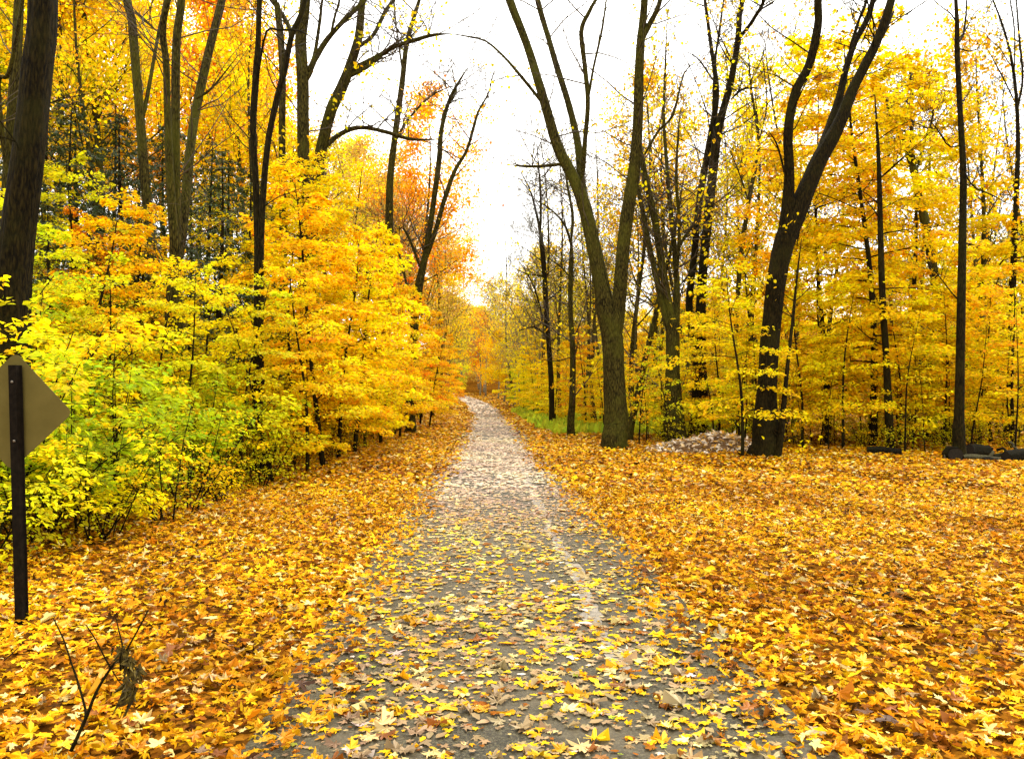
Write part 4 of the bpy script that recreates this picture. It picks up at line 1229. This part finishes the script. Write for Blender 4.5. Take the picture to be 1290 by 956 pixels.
for (px, d, s, tint, word) in ((1240, 48, .62, T_GOLD, 'golden'), (1190, 55, .66, T_YEL, 'yellow'), (1130, 50, .6, T_GOLD, 'golden'), (1285, 44, .62, T_OLIVE, 'olive'), (1070, 58, .6, T_YEL, 'yellow'), (1010, 62, .55, T_GOLD, 'golden'), (960, 66, .45, T_YEL, 'yellow'), (900, 60, .45, T_YEL, 'yellow'),
                               (1160, 75, .8, T_OLIVE, 'olive'), (1250, 72, .85, T_BRN, 'brownish'), (1100, 85, .8, T_BRN, 'brownish'), (860, 72, .5, T_YG, 'yellow-green'), (940, 95, .55, T_GOLD, 'golden'), (1040, 100, .7, T_YEL, 'yellow')):
    place(TALLS[r.integers(0, 4)], 'back_wood_tree', (px - 645) / F * d, d, s, tint, f'{word} leafed tree deep in the right-hand wood', 'tree', f'{word} trees deep in the right-hand wood', rng=r)
for (px, d, s) in ((800, 36, 1.0), (832, 42, 1.1), (870, 36, .95), (915, 46, 1.1), (965, 42, 1.05), (1010, 33, 1.1), (1045, 48, 1.2), (1090, 40, 1.1), (1140, 44, 1.1), (1175, 34, 1.0), (1232, 30, .95), (1262, 36, 1.0), (1290, 33, 1.0), (850, 60, 1.2), (890, 75, 1.3), (985, 70, 1.3)):
    place((BARE if r.uniform() < .6 else LOOSE)[r.integers(0, 3)], 'high_tree', (px - 645) / F * d, d, s, T_GOLD, 'tall thin crowned tree reaching above the yellow maples', 'tree', 'tall thin crowned trees on the right', rng=r)

# ------------------------------------------------------------------ green undergrowth beside the path
g = MB()
n = 9000
yy = r.uniform(31, 66, n)
uu = 2.5 + np.abs(r.normal(0, 3.2, n)) + 0.4 * np.sin(yy)
xx = uu + xc(yy)
hgt = r.uniform(.15, .55, n)
tipv = r.normal(0, .5, (n, 3))
tipv[:, 2] = 1
g.leaves(np.stack([xx, yy, gz(xx, yy) - .02], 1), tipv, r.normal(0, 1, (n, 3)), hgt, tone(r, n), diamond(.05, .22))
o = link('undergrowth', g.mesh('undergrowth', M_LEAF))
o.color = (0.46, 0.56, 0.03, 1)
o['kind'] = 'stuff'
o['label'] = 'bright green low undergrowth right of the path'

# ------------------------------------------------------------------ mound of pale leaves and chips
mc = P(895, 570, 20.8)
mo = bpy.data.objects.new('debris_mound', None)
COL.objects.link(mo)
mo.location = (mc[0], mc[1], float(gz(mc[0], mc[1])))
tag(mo, 'low mound of pale dry leaves and wood chips beside the S-curved tree', 'mound')


def mound_h(a, b):
    rr = np.sqrt((a / 1.95) ** 2 + (b / 1.15) ** 2)
    h = 0.46 * np.clip(1 - rr ** 1.5, 0, 1) * (0.75 + 0.35 * sstep(-1.4, 0.5, a)) + 0.05 * np.sin(a * 5 + b * 3) * np.clip(1 - rr, 0, 1)
    return h


aa, bb = np.meshgrid(np.linspace(-2.0, 2.0, 40), np.linspace(-1.3, 1.3, 28))
m = MB()
i_, j_ = np.meshgrid(np.arange(27), np.arange(39), indexing='ij')
m.add(np.stack([aa, bb, mound_h(aa, bb) - .05], -1).reshape(-1, 3), np.stack([i_ * 40 + j_, i_ * 40 + j_ + 1, (i_ + 1) * 40 + j_ + 1, (i_ + 1) * 40 + j_], -1).reshape(-1, 4))
link('heap', m.mesh('heap', plain_mat('heap_earth', (0.05, 0.025, 0.008), (0.14, 0.07, 0.02), 14, .9), True), mo)
n = 1500
a_, b_ = r.uniform(-1.75, 1.75, n), r.uniform(-1.2, 1.2, n)
kp = mound_h(a_, b_) > 0.03
a_, b_ = a_[kp], b_[kp]
n = len(a_)
m = MB()
cc = np.array([(0.74, 0.64, 0.48), (0.66, 0.50, 0.28), (0.66, 0.38, 0.06), (0.26, 0.15, 0.06), (0.84, 0.77, 0.66)])[r.integers(0, 5, n)] * r.uniform(.7, 1.1, (n, 1))
tp = r.normal(0, 1, (n, 3))
tp[:, 2] *= .4
m.leaves(np.stack([a_, b_, mound_h(a_, b_) - .03 + r.uniform(0, .05, n)], 1), tp, rnd_unit_up(r, n, .6), r.uniform(.06, .19, n), np.hstack([cc, np.ones((n, 1))]), oval(.15, .22))
link('leaf_cover', m.mesh('leaf_cover', M_LITTER), mo)['kind'] = 'stuff'

# ------------------------------------------------------------------ cut logs and brush
M_LOG = bark_mat('log_bark', (0.003, 0.0025, 0.0015), (0.020, 0.016, 0.009), (0.018, 0.020, 0.006), 8)
M_LOGPALE = bark_mat('weathered_log', (0.03, 0.025, 0.015), (0.12, 0.10, 0.06), (0.07, 0.07, 0.025), 8)
M_CUT = plain_mat('cut_wood', (0.006, 0.004, 0.002), (0.020, 0.014, 0.007), 30, .9, .2, 0, .4)


def log_thing(label, a, b, ra, rb, mat, sides=16):
    a, b = np.array(a, float), np.array(b, float)
    e = bpy.data.objects.new('log', None)
    COL.objects.link(e)
    e.location = a
    tag(e, label, 'log', 'cut logs at the edge of the clearing')
    n = 14
    s = np.linspace(0, 1, n)[:, None]
    pts = (b - a) * s + np.array([0, 0, .02]) * np.sin(s * 5)
    m = MB()
    m.tube(pts, ra + (rb - ra) * s[:, 0], sides, .10, r, cap=False)
    link('bark', m.mesh('bark', mat, True), e)
    d_ = (b - a) / np.linalg.norm(b - a)
    for p, q, sg in ((pts[0], ra, -1), (pts[-1], rb, 1)):
        m = MB()
        m.tube([p - d_ * sg * .02, p + d_ * sg * .006, p + d_ * sg * .008], [q * .93, q * .93, q * .55], sides, .02, r)
        link('cut_end', m.mesh('cut_end', M_CUT), e)
    return e


def LP(px, py, d):
    v = P(px, py, d)
    return v


def glog(px, d, rad, up=0.0):
    x = (px - 645) / F * d
    return (x, d, float(gz(x, d)) + rad * 0.9 + up)


log_thing('short thick dark log with its black cut end facing the path', glog(1203, 18.5, .16, .02), glog(1194, 19.6, .16, .02), .17, .155, M_LOG)
log_thing('long pale weathered log lying along the edge of the clearing', glog(1210, 18.7, .09, .02), glog(1264, 18.5, .07, .02), .08, .06, M_LOGPALE)
log_thing('black rounded log end at the far right of the log pile', glog(1266, 18.2, .14, .02), glog(1320, 18.5, .16, .03), .13, .16, M_LOG)
log_thing('small dark log half sunk in leaves in front of the pale log', glog(1238, 18.2, .06), glog(1256, 18.3, .06), .07, .06, M_LOG)
log_thing('dark log standing higher at the back of the pile', glog(1220, 19.7, .14, .10), glog(1244, 20.2, .14, .10), .14, .13, M_LOG)
log_thing('low dark log hidden behind the thin saplings', glog(1092, 20.5, .09, .02), glog(1134, 20.3, .09, .02), .09, .10, M_LOG)
for i, (pa, pb, w, lab, mt) in enumerate((((1250, 575, 19.2), (1292, 567, 19.6), 5, 'dark crooked branch on top of the log pile', M_LOG), ((1256, 566, 19.5), (1300, 576, 19.0), 4, 'thin dark branch crossing the log pile', M_LOG),
                                          ((1270, 557, 19.8), (1282, 566, 19.6), 4, 'short pale stick leaning on the log pile', M_LOGPALE), ((1244, 580, 19.0), (1252, 567, 19.2), 5, 'pale broken stub upright behind the pale log', M_LOGPALE),
                                          ((1258, 580, 18.9), (1300, 572, 19.3), 4, 'pale stripped branch lying along the back of the logs', M_LOGPALE), ((1185, 588, 18.5), (1192, 574, 18.7), 3, 'whitish splintered stick beside the thick dark log', M_LOGPALE))):
    m = MB()
    a, b = P(*pa), P(*pb)
    pts = np.linspace(a, b, 7) + r.normal(0, .02, (7, 3))
    m.tube(pts - a, np.linspace(w, w * .6, 7) * .5 * 19 / F, 7, .05, r)
    o = link('branch_piece', m.mesh('branch_piece', mt, True), None, a)
    tag(o, lab, 'branch', 'loose branches on the log pile')

# ------------------------------------------------------------------ road sign, seen from behind
SD = 5.3
M_POST = plain_mat('dark_post_paint', (0.004, 0.0028, 0.0015), (0.010, 0.007, 0.004), 30, .8, .05, 0, .15)
M_PLATE = plain_mat('dull_sign_back', (0.082, 0.064, 0.014), (0.105, 0.083, 0.020), 5.0, .85, .1, .0, .0)
M_BOLT = plain_mat('bolt_steel', (0.10, 0.09, 0.07), (0.2, 0.18, 0.14), 40, .4, .5, .8, .1)
foot = P(30, 785, SD)
foot[2] = 0.0
top = P(18, 460, SD)
sg = bpy.data.objects.new('road_sign', None)
COL.objects.link(sg)
sg.location = foot
tag(sg, 'back of a diamond road sign on a dark metal post', 'sign')
ax = (top - foot)
H = np.linalg.norm(ax)
# hat-section post: web with two flanges, slightly leaning
prof = [(-.046, .012), (-.030, .012), (-.024, -.022), (.024, -.022), (.030, .012), (.046, .012), (.046, .009), (.033, .009), (.026, -.026), (-.026, -.026), (-.033, .009), (-.046, .009)]
m = MB()
k = len(prof)
lo = np.array([[p[0], p[1], -0.45] for p in prof]) + ax / H * 0
hi = np.array([[p[0], p[1], 0] for p in prof]) + ax
V = np.vstack([lo, hi])
Q = [(i, (i + 1) % k, k + (i + 1) % k, k + i) for i in range(k)]
Q += [(k + 0, k + 1, k + 10, k + 11), (k + 1, k + 2, k + 9, k + 10), (k + 2, k + 3, k + 8, k + 9), (k + 3, k + 4, k + 7, k + 8), (k + 4, k + 5, k + 6, k + 7)]
m.add(V, Q)
link('post', m.mesh('post', M_POST), sg)
ctr = P(17, 518, SD + .03) - foot
hd = 75 * SD / F
m = MB()
out = []
rc = .045
for c in range(4):
    a0 = c * pi / 2
    cx, cz = (hd - rc * 1.414) * cos(a0), (hd - rc * 1.414) * sin(a0)
    for t in np.linspace(-pi / 4, pi / 4, 7):
        out.append((cx + rc * cos(a0 + t), cz + rc * sin(a0 + t)))
k = len(out)
rot = radians(-1.5)
fr = [(ctr[0] + x * cos(rot) - z * sin(rot), ctr[1], ctr[2] + x * sin(rot) + z * cos(rot)) for x, z in out]
bk = [(x, y + .003, z) for x, y, z in fr]
V = np.array(fr + bk + [tuple(ctr), (ctr[0], ctr[1] + .003, ctr[2])])
T = [(2 * k, i, (i + 1) % k) for i in range(k)] + [(2 * k + 1, k + (i + 1) % k, k + i) for i in range(k)]
Q = [(i, k + i, k + (i + 1) % k, (i + 1) % k) for i in range(k)]
m.add(V, Q, T)
link('sign_plate', m.mesh('sign_plate', M_PLATE), sg)
for dz in (.20, -.20):
    m = MB()
    q_ = np.array([0, 0, ctr[2] + dz]) + ax * ((ctr[2] + dz) / ax[2]) * np.array([1, 1, 0])
    m.tube([q_ + [0, -.024, 0], q_ + [0, -.034, 0], q_ + [0, -.036, 0]], [.009, .009, .005], 8)
    link('bolt', m.mesh('bolt', M_BOLT), sg)

# ------------------------------------------------------------------ broken twig with a hanging dead leaf
TD = 3.35
b0 = P(84, 962, TD)
dt = bpy.data.objects.new('dead_twig', None)
COL.objects.link(dt)
dt.location = (b0[0], b0[1], 0)
tag(dt, 'thin bare twig with dangling withered leaves standing in the leaf carpet', 'twig')
O0 = np.array([b0[0], b0[1], 0])


def twig(name, pts, w0, w1):
    rows = np.array([P(p[0], p[1], TD + (p[2] if len(p) > 2 else 0)) for p in pts]) - O0
    rows = smooth_path(rows, len(pts) * 4)
    m_ = MB()
    m_.tube(rows, np.linspace(w0, w1, len(rows)) * .5 * TD / F, 7, .05, r)
    return link(name, m_.mesh(name, M_BARK_D, True), dt)


f_ = P(70, 985, TD)
twig('stem', [(68, 996), (84, 958), (108, 905), (122, 870), (142, 838), (155, 825), (170, 800), (187, 768)], 5.5, 1.6)
twig('side_twig', [(108, 905), (107, 890, .03), (97, 855, .06), (90, 835, .08), (80, 805, .1), (68, 780, .12)], 3.5, 1.5)
twig('side_twig', [(140, 842), (132, 828, -.02), (120, 805, -.05), (108, 786, -.07)], 2.5, 1.2)
twig('side_twig', [(154, 826), (154, 812, .03), (150, 795, .05), (146, 778, .06)], 2.5, 1.2)
twig('side_twig', [(142, 845), (150, 858, -.04), (157, 864, -.05)], 1.6, 1.0)
M_DEAD = plain_mat('withered_leaf', (0.010, 0.006, 0.002), (0.13, 0.09, 0.010), 40, .8, .2, 0, .3)
wl = np.random.default_rng(3)
for i in range(11):
    px, py = 160 + wl.uniform(-9, 14), 806 + 7.5 * i * .8 + wl.uniform(-3, 3)
    L, yaw, dd = wl.uniform(26, 44), wl.uniform(-1.2, 1.6), wl.uniform(-.03, .03)
    if i == 10:
        px, py, L = 143, 812, 13
    p0 = P(px, py, TD + dd) - O0
    m = MB()
    s = L * TD / F
    S, T = maple(.5, 40 + i)
    S = S * np.array([1.1, .5, .45]) + np.array([.40, 0, 0])
    S[:, 2] += .25 * np.abs(S[:, 1])
    m.leaves(p0[None], np.array([[wl.uniform(-.35, .35), .1 * cos(yaw), -1.]]), np.array([[sin(yaw), -cos(yaw), .1]]), np.array([s * .95]), np.ones((1, 4)), (S, T))
    link('withered_leaf', m.mesh('withered_leaf', M_DEAD), dt)

# ------------------------------------------------------------------ small sticks on the leaf carpet
for (pts, w, lab) in (([(1112, 757), (1122, 753), (1135, 756), (1150, 762)], 3, 'short dark crooked stick on the leaf carpet of the clearing'),
                      ([(1060, 752), (1078, 756), (1100, 760)], 2, 'thin dark stick lying flat near the crooked stick'),
                      ([(5, 842), (22, 826), (40, 806)], 1.6, 'thin stick on the leaves near the sign post'),
                      ([(838, 640), (850, 637), (862, 640)], 1.5, 'tiny twig lying in the clearing beside the path')):
    rows = []
    for px, py in pts:
        d = CAM_Z * F / (py - 498)
        rows.append(P(px, py, d))
    rows = np.array(rows)
    rows[:, 2] += .045
    m = MB()
    a = rows[0].copy()
    m.tube(smooth_path(rows, 10) - a, np.linspace(w, w * .6, 10) * .5 * rows[0][1] / F, 6, .05, r)
    tag(link('stick', m.mesh('stick', M_BARK_D, True), None, a), lab, 'stick')
